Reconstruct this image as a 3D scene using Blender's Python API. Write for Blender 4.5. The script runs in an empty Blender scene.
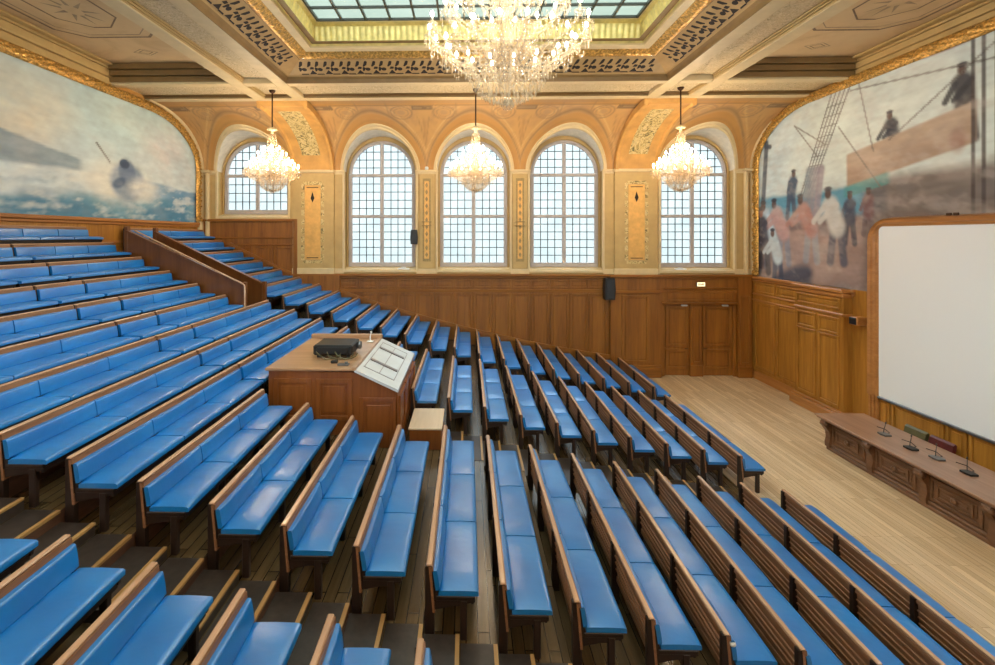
import bpy, math, random
import numpy as np
random.seed(7)
PI = math.pi
S = bpy.context.scene
COL = S.collection

# ------------------------------------------------------------------ helpers
class MB:
    """collects polygons; build() links them as ONE mesh object"""
    def __init__(s): s.v=[]; s.f=[]; s.m=[]; s.sm=[]
    def poly(s, pts, m=0, smooth=False):
        b=len(s.v); s.v+= [tuple(p) for p in pts]; s.f.append(tuple(range(b,b+len(pts)))); s.m.append(m); s.sm.append(smooth)
    def box(s,x0,x1,y0,y1,z0,z1,m=0,bev=0.0):
        if x1<x0:x0,x1=x1,x0
        if y1<y0:y0,y1=y1,y0
        if z1<z0:z0,z1=z1,z0
        b=len(s.v)
        bev=min(bev,(x1-x0)*.45,(y1-y0)*.45,(z1-z0)*.45)
        if bev<=0:
            s.v+=[(x,y,z) for z in (z0,z1) for y in (y0,y1) for x in (x0,x1)]
            for q in ((0,2,3,1),(4,5,7,6),(0,1,5,4),(2,6,7,3),(0,4,6,2),(1,3,7,5)):
                s.f.append(tuple(b+i for i in q)); s.m.append(m); s.sm.append(False)
            return
        # chamfered box: 24 verts
        idx={}
        X=(x0,x1);Y=(y0,y1);Z=(z0,z1)
        for i in (0,1):
            for j in (0,1):
                for k in (0,1):
                    sx=bev if i==0 else -bev; sy=bev if j==0 else -bev; sz=bev if k==0 else -bev
                    for a,p in enumerate(((X[i],Y[j]+sy,Z[k]+sz),(X[i]+sx,Y[j],Z[k]+sz),(X[i]+sx,Y[j]+sy,Z[k]))):
                        idx[i,j,k,a]=len(s.v); s.v.append(p)
        def F(*q): s.f.append(tuple(q)); s.m.append(m); s.sm.append(False)
        I=lambda i,j,k,a: idx[i,j,k,a]
        F(I(0,0,0,0),I(0,0,1,0),I(0,1,1,0),I(0,1,0,0)); F(I(1,0,0,0),I(1,1,0,0),I(1,1,1,0),I(1,0,1,0))
        F(I(0,0,0,1),I(1,0,0,1),I(1,0,1,1),I(0,0,1,1)); F(I(0,1,0,1),I(0,1,1,1),I(1,1,1,1),I(1,1,0,1))
        F(I(0,0,0,2),I(0,1,0,2),I(1,1,0,2),I(1,0,0,2)); F(I(0,0,1,2),I(1,0,1,2),I(1,1,1,2),I(0,1,1,2))
        for i in (0,1):
            for j in (0,1):
                F(I(i,j,0,0),I(i,j,0,1),I(i,j,1,1),I(i,j,1,0))
            for k in (0,1):
                F(I(i,0,k,0),I(i,0,k,2),I(i,1,k,2),I(i,1,k,0))
        for j in (0,1):
            for k in (0,1):
                F(I(0,j,k,1),I(0,j,k,2),I(1,j,k,2),I(1,j,k,1))
        for i in (0,1):
            for j in (0,1):
                for k in (0,1): F(I(i,j,k,0),I(i,j,k,1),I(i,j,k,2))
    def prism(s,pts,axis,a0,a1,m=0):
        """polygon pts (2D) extruded along axis: 'y' -> pts are (x,z); 'x' -> pts (y,z); 'z' -> (x,y)"""
        def P(p,a): return {'y':(p[0],a,p[1]),'x':(a,p[0],p[1]),'z':(p[0],p[1],a)}[axis]
        n=len(pts); b=len(s.v)
        s.v+=[P(p,a0) for p in pts]+[P(p,a1) for p in pts]
        s.f.append(tuple(range(b,b+n))); s.f.append(tuple(range(b+2*n-1,b+n-1,-1))); s.m+=[m,m]; s.sm+=[False,False]
        for i in range(n):
            j=(i+1)%n; s.f.append((b+i,b+j,b+n+j,b+n+i)); s.m.append(m); s.sm.append(False)
    def grid(s,rows,m=0,smooth=True,closed=False):
        """rows: list of equal-length point lists"""
        b=len(s.v); n=len(rows[0])
        for r in rows: s.v+=[tuple(p) for p in r]
        for i in range(len(rows)-1):
            for j in range(n if closed else n-1):
                k=(j+1)%n
                s.f.append((b+i*n+j,b+i*n+k,b+(i+1)*n+k,b+(i+1)*n+j)); s.m.append(m); s.sm.append(smooth)
    def lathe(s,prof,c=(0,0,0),n=16,m=0):
        rows=[[(c[0]+r*math.cos(2*PI*i/n),c[1]+r*math.sin(2*PI*i/n),c[2]+z) for i in range(n)] for r,z in prof]
        s.grid(rows,m,True,True)
    def tube(s,path,r,n=6,m=0,rf=None):
        rows=[]
        for i,p in enumerate(path):
            a=path[max(i-1,0)]; b=path[min(i+1,len(path)-1)]
            t=np.array(b,float)-np.array(a,float); t/= (np.linalg.norm(t)+1e-9)
            u=np.cross(t,(0,0,1.0)) if abs(t[2])<.95 else np.cross(t,(1.0,0,0)); u/=np.linalg.norm(u); w=np.cross(t,u)
            rr=rf(i) if rf else r
            rows.append([tuple(np.array(p)+rr*(math.cos(2*PI*k/n)*u+math.sin(2*PI*k/n)*w)) for k in range(n)])
        s.grid(rows,m,True,True)
        s.poly(rows[0][::-1],m); s.poly(rows[-1],m)
    def gem(s,x,y,z,r,h,m=0):
        b=len(s.v)
        s.v+=[(x,y,z+h*.3),(x+r,y,z),(x,y+r,z),(x-r,y,z),(x,y-r,z),(x,y,z-h*.7)]
        for q in ((0,1,2),(0,2,3),(0,3,4),(0,4,1),(5,2,1),(5,3,2),(5,4,3),(5,1,4)):
            s.f.append(tuple(b+i for i in q)); s.m.append(m); s.sm.append(False)
    def mesh(s,name,mats):
        me=bpy.data.meshes.new(name); me.from_pydata(s.v,[],s.f)
        for mt in (mats if isinstance(mats,(list,tuple)) else [mats]): me.materials.append(mt)
        me.polygons.foreach_set('material_index',s.m); me.polygons.foreach_set('use_smooth',s.sm)
        me.update(); return me
    def build(s,name,mats,parent=None,loc=(0,0,0)):
        return link(name,s.mesh(name,mats),parent,loc)
def link(name,me,parent=None,loc=(0,0,0)):
    o=bpy.data.objects.new(name,me); COL.objects.link(o); o.location=loc
    if parent: o.parent=parent
    return o
def tag(o,label=None,cat=None,group=None,kind=None):
    if label:o['label']=label
    if cat:o['category']=cat
    if group:o['group']=group
    if kind:o['kind']=kind
    return o
def thing(name,label,cat,loc=(0,0,0),group=None,rz=0):
    o=bpy.data.objects.new(name,None); o.empty_display_size=.1; COL.objects.link(o); o.location=loc; o.rotation_euler=(0,0,rz)
    return tag(o,label,cat,group)
def struct(name,mb,mats,parent=None):
    o=mb.build(name,mats,parent)
    if not parent:o['kind']='structure'
    return o
def copy_tree(o,parent=None,loc=None):
    c=o.copy(); COL.objects.link(c); c.parent=parent
    if loc is not None:c.location=loc
    for ch in o.children: copy_tree(ch,c)
    return c

# ------------------------------------------------------------------ materials
def lin(r,g,b):
    f=lambda c:(c/255/12.92 if c/255<=.04045 else ((c/255+.055)/1.055)**2.4)
    return (f(r),f(g),f(b),1)
class NT:
    def __init__(s,name):
        s.mat=bpy.data.materials.new(name); s.mat.use_nodes=True; s.t=s.mat.node_tree; s.N=s.t.nodes; s.L=s.t.links
        s.b=s.N['Principled BSDF']; s.out=s.N['Material Output']
    def n(s,typ,**kw):
        x=s.N.new(typ)
        for k,v in kw.items():
            if k.startswith('i_'): 
                key=k[2:].replace('_',' '); x.inputs[key].default_value=v
            else: setattr(x,k,v)
        return x
    def l(s,a,b): s.L.new(a,b)
    def coord(s,scale=(1,1,1),rot=(0,0,0),out='Object'):
        c=s.n('ShaderNodeTexCoord'); mp=s.n('ShaderNodeMapping'); mp.inputs['Scale'].default_value=scale; mp.inputs['Rotation'].default_value=rot
        s.l(c.outputs[out],mp.inputs['Vector']); return mp.outputs['Vector']
    def ramp(s,fac,stops,interp='LINEAR'):
        r=s.n('ShaderNodeValToRGB'); r.color_ramp.interpolation=interp; e=r.color_ramp.elements
        while len(e)<len(stops): e.new(.5)
        for x,(p,c) in zip(e,stops): x.position=p; x.color=c
        s.l(fac,r.inputs['Fac']); return r.outputs['Color']
    def noise(s,vec,scale,detail=3,rough=.55,dist=0):
        x=s.n('ShaderNodeTexNoise'); x.inputs['Scale'].default_value=scale; x.inputs['Detail'].default_value=detail
        x.inputs['Roughness'].default_value=rough; x.inputs['Distortion'].default_value=dist; s.l(vec,x.inputs['Vector']); return x.outputs['Fac']
    def bump(s,h,strength=.2,dist=.01):
        x=s.n('ShaderNodeBump'); x.inputs['Strength'].default_value=strength; x.inputs['Distance'].default_value=dist
        s.l(h,x.inputs['Height']); s.l(x.outputs['Normal'],s.b.inputs['Normal'])
    def set(s,**kw):
        for k,v in kw.items(): s.b.inputs[k.replace('_',' ')].default_value=v
        return s.mat
def plain(name,c,rough=.5,metal=0,spec=.5,var=0,scale=6,bump=0,emit=None,es=0):
    t=NT(name); t.set(Base_Color=c,Roughness=rough,Metallic=metal); t.b.inputs['Specular IOR Level'].default_value=spec
    if var or bump:
        f=t.noise(t.coord(),scale,4)
        if var:
            d=tuple(max(0,x*(1-var)) for x in c[:3])+(1,); e=tuple(min(1,x*(1+var)) for x in c[:3])+(1,)
            t.l(t.ramp(f,[(.3,d),(.7,e)]),t.b.inputs['Base Color'])
        if bump: t.bump(f,bump,.02)
    if emit: t.set(Emission_Color=emit,Emission_Strength=es)
    return t.mat
def wood(name,c1,c2,axis='z',rough=.35,scale=1.0,spec=.5,bump=.05):
    t=NT(name); sc={'x':(1,14,14),'y':(14,1,14),'z':(14,14,1)}[axis]
    v=t.coord(tuple(a*scale for a in sc))
    f=t.noise(v,1.3,6,.6,.6)
    v2=t.coord(tuple(a*.12*scale for a in sc)); g=t.noise(v2,2.0,2)
    mx=t.n('ShaderNodeMath',operation='ADD'); mx2=t.n('ShaderNodeMath',operation='MULTIPLY'); mx2.inputs[1].default_value=.5
    t.l(f,mx.inputs[0]); t.l(g,mx.inputs[1]); t.l(mx.outputs[0],mx2.inputs[0])
    t.l(t.ramp(mx2.outputs[0],[(.32,c1),(.68,c2)]),t.b.inputs['Base Color'])
    t.set(Roughness=rough); t.b.inputs['Specular IOR Level'].default_value=spec
    if bump: t.bump(f,bump,.01)
    return t.mat
def planks(name,c1,c2,w,length,rough,mort,spec=.5,gap=.006):
    """boards running along Y"""
    t=NT(name); v=t.coord((1,1,1),(0,0,PI/2))
    b=t.n('ShaderNodeTexBrick'); b.offset=.37; b.inputs['Scale'].default_value=1; b.inputs['Brick Width'].default_value=length; b.inputs['Row Height'].default_value=w
    b.inputs['Mortar Size'].default_value=gap; b.inputs['Mortar Smooth'].default_value=.2; b.inputs['Bias'].default_value=0
    b.inputs['Color1'].default_value=c1; b.inputs['Color2'].default_value=c2; b.inputs['Mortar'].default_value=mort
    t.l(v,b.inputs['Vector'])
    f=t.noise(t.coord((26,1.2,26)),1.0,5,.6,.5)
    mx=t.n('ShaderNodeMixRGB',blend_type='MULTIPLY'); mx.inputs['Fac'].default_value=.6
    t.l(b.outputs['Color'],mx.inputs['Color1']); t.l(t.ramp(f,[(.3,(.62,.58,.55,1)),(.65,(1.1,1.08,1.05,1))]),mx.inputs['Color2'])
    t.l(mx.outputs['Color'],t.b.inputs['Base Color']); t.set(Roughness=rough); t.b.inputs['Specular IOR Level'].default_value=spec
    t.bump(f,.06,.01)
    return t.mat
M={}
def vinyl():
    t=NT('blue vinyl'); v=t.coord()
    f=t.noise(v,1.6,2); c=t.ramp(f,[(.3,lin(6,106,182)),(.7,lin(16,124,200))])
    t.l(c,t.b.inputs['Base Color']); t.set(Roughness=.3); t.b.inputs['Specular IOR Level'].default_value=1.0
    w=t.noise(t.coord((2.2,3.2,3)),1.8,2,.45,.8); t.bump(w,.14,.03); return t.mat
M['vinyl']=vinyl()
M['bench']=wood('dark bench wood',lin(62,40,30),lin(112,76,56),'y',.38)
M['bench_dark']=wood('bench end wood',lin(26,17,13),lin(50,32,24),'z',.45)
M['bench_back']=wood('bench back oak',lin(104,68,46),lin(164,118,84),'y',.33)
M['rail']=wood('bench top rail wood',lin(166,126,98),lin(212,172,140),'y',.25)  # pale tone has the window reflections on the rails painted in
M['oak']=wood('golden oak panelling',lin(112,64,16),lin(160,102,36),'z',.4,.8)
M['oak_h']=wood('golden oak rail',lin(118,68,18),lin(166,106,38),'x',.38,.8)
M['oak_y']=wood('golden oak along wall',lin(150,94,44),lin(192,132,72),'y',.35,.8)
M['oak_side']=wood('side wall oak',lin(140,90,30),lin(190,132,54),'z',.38,.8)
M['table']=wood('carved walnut',lin(82,54,34),lin(128,88,60),'y',.38)
M['tabletop']=wood('polished walnut top',lin(136,100,78),lin(172,134,110),'y',.3)
M['lectern']=wood('lectern walnut',lin(112,60,22),lin(154,92,42),'z',.35,.7)
M['lectern_top']=wood('lectern top wood',lin(158,118,84),lin(192,152,116),'x',.28,.7)
M['dark_oak']=wood('balustrade oak',lin(88,48,18),lin(124,74,34),'z',.35,.7)
M['stage']=planks('stage oak boards',lin(200,170,130),lin(228,204,168),.11,1.9,.34,lin(150,110,70),gap=.003)
M['tier']=planks('tier boards',lin(80,64,42),lin(108,88,60),.12,2.4,.24,lin(50,40,30),.7)
M['tread']=plain('dark rubber tread',lin(60,50,44),.4,var=.25,scale=14)
M['nosing']=wood('step nosing oak',lin(160,118,66),lin(198,156,100),'y',.35)
M['black']=plain('black plastic',lin(22,22,24),.45)
M['grey_metal']=plain('grey metal',lin(120,122,126),.35,.8)
M['cream']=plain('cream stone paint',lin(190,160,104),.6,var=.08,scale=3)
M['cream_white']=plain('pale moulding paint',lin(212,190,146),.55,var=.06,scale=4)
M['ochre']=plain('ochre plaster',lin(204,154,84),.65,var=.16,scale=2.2)
M['reveal']=plain('white reveal',lin(226,216,196),.6,var=.12,scale=5)
M['brown_mould']=plain('brown cornice paint',lin(128,98,54),.55,var=.12,scale=3)
M['gold']=plain('gilding',lin(196,152,78),.3,.5,var=.65,scale=18,bump=.8)  # wide tone swing paints bright highlights in among the dark brown
M['gold_pale']=plain('pale gilding',lin(206,188,118),.4,.3,var=.2,scale=6)
M['olive']=plain('olive ornament paint',lin(150,128,82),.6,var=.3,scale=22)
M['orange']=plain('painted amber panel',lin(222,172,96),.6,var=.14,scale=5)
M['dark']=plain('slot shade and ornament paint',lin(34,24,18),.8)  # paints the shade inside the cove slots; also dark pier ornament
M['lead']=plain('lead cames',lin(58,70,78),.5)
M['win_frame']=plain('window frame paint',lin(176,168,166),.5,var=.08)
M['screen']=plain('projection screen',lin(236,238,242),.7)
M['white']=plain('white paint',lin(226,228,228),.4)
M['desk']=plain('grey desk laminate',lin(206,210,214),.25,var=.05,scale=3)
M['desk_line']=plain('desk seam',lin(118,110,112),.4)
M['maroon']=plain('maroon leather',lin(96,42,40),.4,var=.2)
M['olive_leather']=plain('olive leather',lin(96,90,60),.45,var=.2)
M['rod']=plain('dark bronze',lin(70,46,30),.4,.7)
M['speaker_grille']=plain('speaker grille',lin(40,42,48),.6,bump=.3,scale=60)
def painted(name,stops,scale=1.4,dist=1.6,det=4,fine=None):
    t=NT(name); f=t.noise(t.coord(),scale,det,.6,dist)
    t.l(t.ramp(f,stops),t.b.inputs['Base Color']); t.set(Roughness=.7); return t.mat
M['vault']=painted('painted vault plaster',[(.28,lin(140,104,66)),(.42,lin(194,142,78)),(.6,lin(212,164,96)),(.78,lin(178,140,96))],.9,1.2)
M['ceil']=painted('painted ceiling panel',[(.3,lin(186,156,116)),(.5,lin(206,176,134)),(.75,lin(214,186,142))],.7,.8)
M['ceil_pink']=painted('ceiling wash',[(.3,lin(176,138,100)),(.7,lin(206,172,132))],.9,1)
M['band']=painted('ornament band',[(.34,lin(168,146,108)),(.46,lin(222,202,162)),(.56,lin(190,166,124)),(.7,lin(232,214,176))],5.5,2.2,3)
M['rib']=painted('rib strip ornament',[(.36,lin(104,96,64)),(.48,lin(196,170,108)),(.6,lin(222,200,148)),(.72,lin(116,106,70))],5,2.5,3)
M['stencil']=plain('grey stencil',lin(158,136,108),.7,var=.25,scale=10)
M['stencil_dark']=plain('dark stencil',lin(126,104,80),.7,var=.25,scale=12)
def emis(name,c,st):
    t=NT(name); e=t.n('ShaderNodeEmission'); e.inputs['Color'].default_value=c; e.inputs['Strength'].default_value=st
    t.l(e.outputs[0],t.out.inputs['Surface']); return t.mat
M['bulb']=emis('lamp glow',(1,.82,.58,1),95); M['bulb_big']=emis('large lamp glow',(1,.94,.84,1),75)
M['exit_glow']=emis('exit glow',(1,.82,.45,1),.9)
def glassy(name,tint,trans,base,rough=.08,em=0):
    t=NT(name); tr=t.n('ShaderNodeBsdfTransparent'); tr.inputs['Color'].default_value=tint
    t.set(Base_Color=base,Roughness=rough); mx=t.n('ShaderNodeMixShader'); mx.inputs[0].default_value=1-trans
    t.l(tr.outputs[0],mx.inputs[1]); t.l(t.b.outputs[0],mx.inputs[2]); t.l(mx.outputs[0],t.out.inputs['Surface']); return t.mat
M['crystal']=glassy('cut crystal',(1,.97,.92,1),.72,(.62,.50,.36,1),.08)
def pane_mat(name,c1,c2,scale,trans=.9,rough=.15):
    t=NT(name); f=t.noise(t.coord(),scale,3); tr=t.n('ShaderNodeBsdfTransparent')
    t.l(t.ramp(f,[(.35,c1),(.65,c2)]),tr.inputs['Color']); t.set(Base_Color=(.8,.85,.85,1),Roughness=rough)
    mx=t.n('ShaderNodeMixShader'); mx.inputs[0].default_value=1-trans
    t.l(tr.outputs[0],mx.inputs[1]); t.l(t.b.outputs[0],mx.inputs[2]); t.l(mx.outputs[0],t.out.inputs['Surface']); return t.mat
M['pane']=pane_mat('window pane',(.20,.222,.232,1),(.25,.266,.27,1),.9,.96)
M['skypane']=pane_mat('skylight pane',(.125,.145,.12,1),(.15,.166,.14,1),.8,.93,.3)

# ------------------------------------------------------------------ key dimensions (metres; Y runs to the window wall, X to the stage)
YW=17.6; XL=-10.4; XR=10.4; SPR=7.65; ZB=9.5; YV=14.85; YB0=13.14
CAMX,CAMZ,YAW,FPX,PPX,PPY=-.23,5.2,math.radians(1.35),470,456,236
def row(k):
    x=5.76-.735*k; z=.05+.0963*k+.00522*k*k
    if k>=17: z=3.22+(k-17)*.33+(k-17)*(k-18)*.5*.022
    if k==0: z=0.03
    return x,z
NROW=22
RX=lambda k: row(k)[0]-.55        # where tier k ends (riser of tier k+1)

# ------------------------------------------------------------------ floors
mb=MB(); mb.box(row(0)[0]-.6,XR+.3,-1.5,YW+.3,-.2,0); struct('floor',mb,M['stage'])
mb=MB()
for k in range(1,NROW):
    x0=RX(k-1); x1=RX(k) if k<NROW-1 else XL-.2; z=row(k)[1]
    mb.poly([(x1,-1.5,z),(x0,-1.5,z),(x0,YW+.1,z),(x1,YW+.1,z)],0)
    zl=row(k-1)[1] if k>1 else 0
    mb.poly([(x0,-1.5,zl),(x0,YW+.1,zl),(x0,YW+.1,z),(x0,-1.5,z)],1)
struct('floor_tiers',mb,[M['tier'],M['bench']])
def aisle(name,y0,y1,k0,k1):
    a=MB()
    for k in range(k0,k1):
        z=row(k)[1]; zn=row(k+1)[1]; xr=RX(k); zh=(z+zn)/2
        a.box(xr,xr+.36,y0,y1,z,zh,0); a.box(xr+.325,xr+.365,y0+.002,y1-.002,zh-.02,zh+.006,1)
        a.box(xr-.36,xr-.002,y0,y1,zn,zn+.006,0); a.box(xr-.035,xr+.005,y0+.002,y1-.002,zn-.02,zn+.009,1)
    return struct(name,a,[M['tread'],M['nosing']])
aisle('floor_steps',3.86,4.66,1,18)
aisle('floor_steps.001',8.46,9.5,1,9)
aisle('floor_steps.002',12.3,13.25,15,21)

# ------------------------------------------------------------------ benches
bench_cache={}
SEAT=.45
def crown_cushion(mbb,x0,x1,y0,y1,z0,z1,tilt=None):
    """soft cushion: rounded box grid; tilt maps (u,w)->(x,z)"""
    ny=8; prof=[(0,0),(0,.75),(.04,.95),(.14,1.0),(.5,1.06),(.86,1.0),(.96,.95),(1,.75),(1,0)]
    rows=[]
    for j in range(ny+1):
        t=j/ny; y=y0+(y1-y0)*t; e=min(t,1-t)
        s=1 if e>.13 else .72+.28*math.sqrt(e/.13)
        rows.append([tilt(u,w*s)+(y,) if tilt else (x0+(x1-x0)*u,z0+(z1-z0)*w*s,y) for u,w in prof])
    rows=[[(p[0],p[2],p[1]) for p in r] for r in rows]
    mbb.grid(rows,0,True)
    mbb.poly(rows[0],0); mbb.poly(rows[-1][::-1],0)
def bench_meshes(L,n,first_open):
    key=(round(L,3),n)
    if key in bench_cache: return bench_cache[key]
    d=[]
    m=MB(); m.box(-.42,-.03,0,L,.40,.445,0,.006); m.box(-.40,-.36,.03,L-.03,.32,.40,0); m.box(-.07,-.045,.03,L-.03,.35,.40,0)
    d.append(('seat_board',m.mesh('seat_board',M['bench_dark'])))
    # back panel, leaning; horizontal mouldings on its rear
    m=MB()
    def bx(w): return -.435-.05*w    # w 0 bottom .. 1 top
    m.prism([(-.455,.28),(-.43,.28),(-.47,.735),(-.495,.735)],'y',0,L,0)
    for zz,dz in ((.28,.07),(.43,.02),(.51,.02),(.59,.02),(.685,.045)):
        w=(zz-.30)/.5; xx=-.455-.04*w
        m.box(xx-.022,xx+.01,.014,L-.014,zz,zz+dz,0,.005)
    m.prism([(-.464,.69),(-.446,.69),(-.452,.742),(-.466,.742)],'y',0.002,L-.002,0); d.append(('back_panel',m.mesh('back_panel',M['bench_back'])))
    m=MB(); m.box(-.516,-.462,-.004,L+.004,.742,.765,0,.008); d.append(('top_rail',m.mesh('top_rail',M['rail'])))
    for i in range(n):
        a=L*i/n+.009; b=L*(i+1)/n-.009
        m=MB(); crown_cushion(m,-.395,.005,a,b,.445,.515); d.append(('seat_cushion',m.mesh('seat_cushion',M['vinyl'])))
        m=MB()
        def tl(u,w): 
            # u up the back, w out of it
            bx_,bz=-.425-.030*u, .495+.195*u
            return (bx_+.06*w,bz+.006*w)
        crown_cushion(m,0,0,a,b,0,0,tl); d.append(('back_cushion',m.mesh('back_cushion',M['vinyl'])))
    for i in range(n+1):
        y=min(max(L*i/n-.03,0.004),L-.064)
        m=MB(); m.prism([(-.53,0),(-.44,0),(-.44,.44),(-.47,.74),(-.53,.74)],'y',y,y+.06,0)
        m.box(-.18,-.11,y,y+.06,0,.40,0,.008); m.box(-.44,-.11,y+.01,y+.05,.34,.40,0)
        if i in (0,n): m.prism([(-.44,.30),(-.03,.38),(-.03,.44),(-.40,.44),(-.43,.56),(-.465,.73),(-.475,.73)],'y',y+.012 if i==0 else y+.024,y+.036 if i==0 else y+.05,0)
        d.append(('leg_frame',m.mesh('leg_frame',M['bench_dark'])))
    bench_cache[key]=d
    return d
ORD=['front','second','third','fourth','fifth','sixth','seventh','eighth','ninth','tenth','eleventh','twelfth','thirteenth','fourteenth','fifteenth','sixteenth','seventeenth','eighteenth','nineteenth','twentieth','twenty-first','topmost']
def bench(k,y0,y1,n,block,group,name='bench'):
    x,z=row(k)
    r=('front row by stage' if k==0 else 'topmost row' if k==NROW-1 else ORD[k]+' row up from stage')
    t=thing(name,f'blue bench in {block}, {r}','bench',(x,y0,z),group)
    for nm,me in bench_meshes(y1-y0,n,0): link(nm,me,t)
    return t
for k in range(NROW):      # block against the window wall
    bench(k,13.4 if k>=17 else 13.95,17.4 if k else 17.2,2 if k>10 else 2,'the block against the window wall','benches in the block against the window wall')
for k in range(NROW):      # middle block
    y0=9.575 if k<=9 else (10.75 if k<=12 else 9.28); y1=13.2 if k<8 else (12.9 if k<=15 else 12.0)
    bench(k,y0,y1,3 if y1-y0>2.6 else 2,'the middle block','benches in the middle block')
for k in range(13,NROW):   # short infill sections
    bench(k,8.22,9.22,1,'the short link between near and middle blocks','short benches linking the near and middle blocks')
for k in range(20):        # near block
    y1=8.32-.02*k if k<9 else 7.7 if k==9 else (7.55 if k<=12 else 8.16)
    b=bench(k,4.69,y1,3,'the near block','benches in the near block')
    if k==4:
        m=MB(); m.lathe([(0,0),(.03,0),(.035,.015),(.03,.03),(0,.035)],n=10)
        o=m.build('button',M['white'],b,(-.43,.02,.64)); o['label']='small white round button'
for k in range(8,14):      # corner block beneath the camera
    bench(k,1.45,3.83,2,'the nearest corner block','benches in the nearest corner block')

# ------------------------------------------------------------------ window wall
WINX=[-8.33,-3.5,0.02,3.46,8.28]; WR=1.37; GR=1.17
SILL=[6.0,3.98,3.98,3.98,3.98]
# piers between openings (plane YW), cream
mb=MB()
edges=[XL]
for cx in WINX: edges+=[cx-WR,cx+WR]
edges.append(XR)
for i in range(0,len(edges),2):
    a,b=edges[i],edges[i+1]
    mb.box(a,b,YW,YW+.5,3.7,SPR,0)
for cx,s in zip(WINX,SILL):
    mb.box(cx-WR,cx+WR,YW+.02,YW+.5,3.7,s-.02,0)
    # sloping sill
    mb.prism([(YW-.04,s-.14),(YW+.5,s-.14),(YW+.5,s+.06),(YW-.04,s-.05)],'x',cx-WR,cx+WR,1)
    # back board of the recess (around the frame), arched: strip between reveal and frame
    for sgn in (-1,1):
        mb.box(cx+sgn*(GR+.1),cx+sgn*(WR+.05),YW+.42,YW+.5,s,SPR,0)
        mb.box(cx+sgn*(GR+.12),cx+sgn*(GR+.18),YW+.34,YW+.44,s,SPR-.06,0,.01)
        mb.box(cx+sgn*(WR-.03),cx+sgn*(WR+.05),YW-.05,YW+.04,s-.14,SPR,1,.015)   # reveal bead
    n=32
    for r0,r1,y0,y1,mt in ((GR+.09,WR+.14,YW+.42,YW+.5,0),(GR+.12,GR+.18,YW+.34,YW+.44,0)):
        ring=[]
        for i in range(n+1):
            a=PI*i/n; ca,sa=math.cos(a),math.sin(a)
            ring.append([(cx+r*ca,y,SPR-.06+r*sa) for r,y in ((r0,y1),(r0,y0),(r1,y0),(r1,y1))])
        mb.grid(ring,mt,False)
# imposts
for i in range(0,len(edges),2):
    a,b=edges[i],edges[i+1]
    mb.box(a-.04,b+.04,YW-.07,YW+.04,SPR-.06,SPR+.03,1,.02); mb.box(a-.02,b+.02,YW-.04,YW+.04,SPR-.13,SPR-.06,1,.01)
    mb.box(a,b,YW-.04,YW,3.78,3.98,1,.015)
struct('wall_window_side',mb,[M['cream'],M['cream_white']])

def fbm(x,y,seed=0,oct=4):
    v=np.zeros_like(x); a=.5
    rs=np.random.RandomState(seed)
    for o in range(oct):
        for q in range(4):
            ang=rs.rand()*2*PI; ph=rs.rand()*2*PI; fr=(1.0+rs.rand()*.6)*2**o
            v+=a*.35*np.sin((x*math.cos(ang)+y*math.sin(ang))*fr+ph+1.3*np.sin(y*fr*.7+ph))
        a*=.55
    return v
def mixc(c,m,col):
    m=np.clip(m,0,1)[...,None]; return c*(1-m)+np.array(col[:3])*m
def L3(r,g,b): return np.array(lin(r,g,b)[:3])
sstep=lambda a,b,x: np.clip((x-a)/(b-a),0,1)**2*(3-2*np.clip((x-a)/(b-a),0,1))
t=NT('mural paint'); a=t.n('ShaderNodeVertexColor'); a.layer_name='paint'; t.l(a.outputs['Color'],t.b.inputs['Base Color']); t.set(Roughness=.5); t.b.inputs['Specular IOR Level'].default_value=.25
t.bump(t.noise(t.coord(),30,3),.08,.01)
M['mural']=t.mat
# vault (quarter ellipse) with window lunettes
def vpt(x,th,off=0.0):
    return (x,YV+(YW-YV-off)*math.cos(th),SPR+(ZB-SPR-off)*math.sin(th))
def zbar(x):
    z=SPR
    for cx in WINX:
        d=abs(x-cx)
        if d<WR: z=max(z,SPR+math.sqrt(WR*WR-d*d)*1.0)
    return z
def th0(x):
    return math.asin(min(1,(zbar(x)-SPR)/(ZB-SPR)))
xs=set([XL,XR])
for cx in WINX:
    for i in range(41): xs.add(round(cx-WR*math.cos(PI*i/40),4))
xs|=set(np.round(np.arange(XL,XR,.25),4)); xs=sorted(xs)
xs2=sorted(set(np.round(np.arange(XL,XR,.05),4).tolist())|set(xs)); NT_=44
mb=MB(); rows=[]; PX_=[];PT_=[]
for x in xs2:
    t0=th0(x); ths=[t0+(PI/2-t0)*j/NT_ for j in range(NT_+1)]
    rows.append([vpt(x,t) for t in ths]); PX_.append([x]*(NT_+1)); PT_.append(ths)
mb.grid(rows,0,True)
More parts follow.
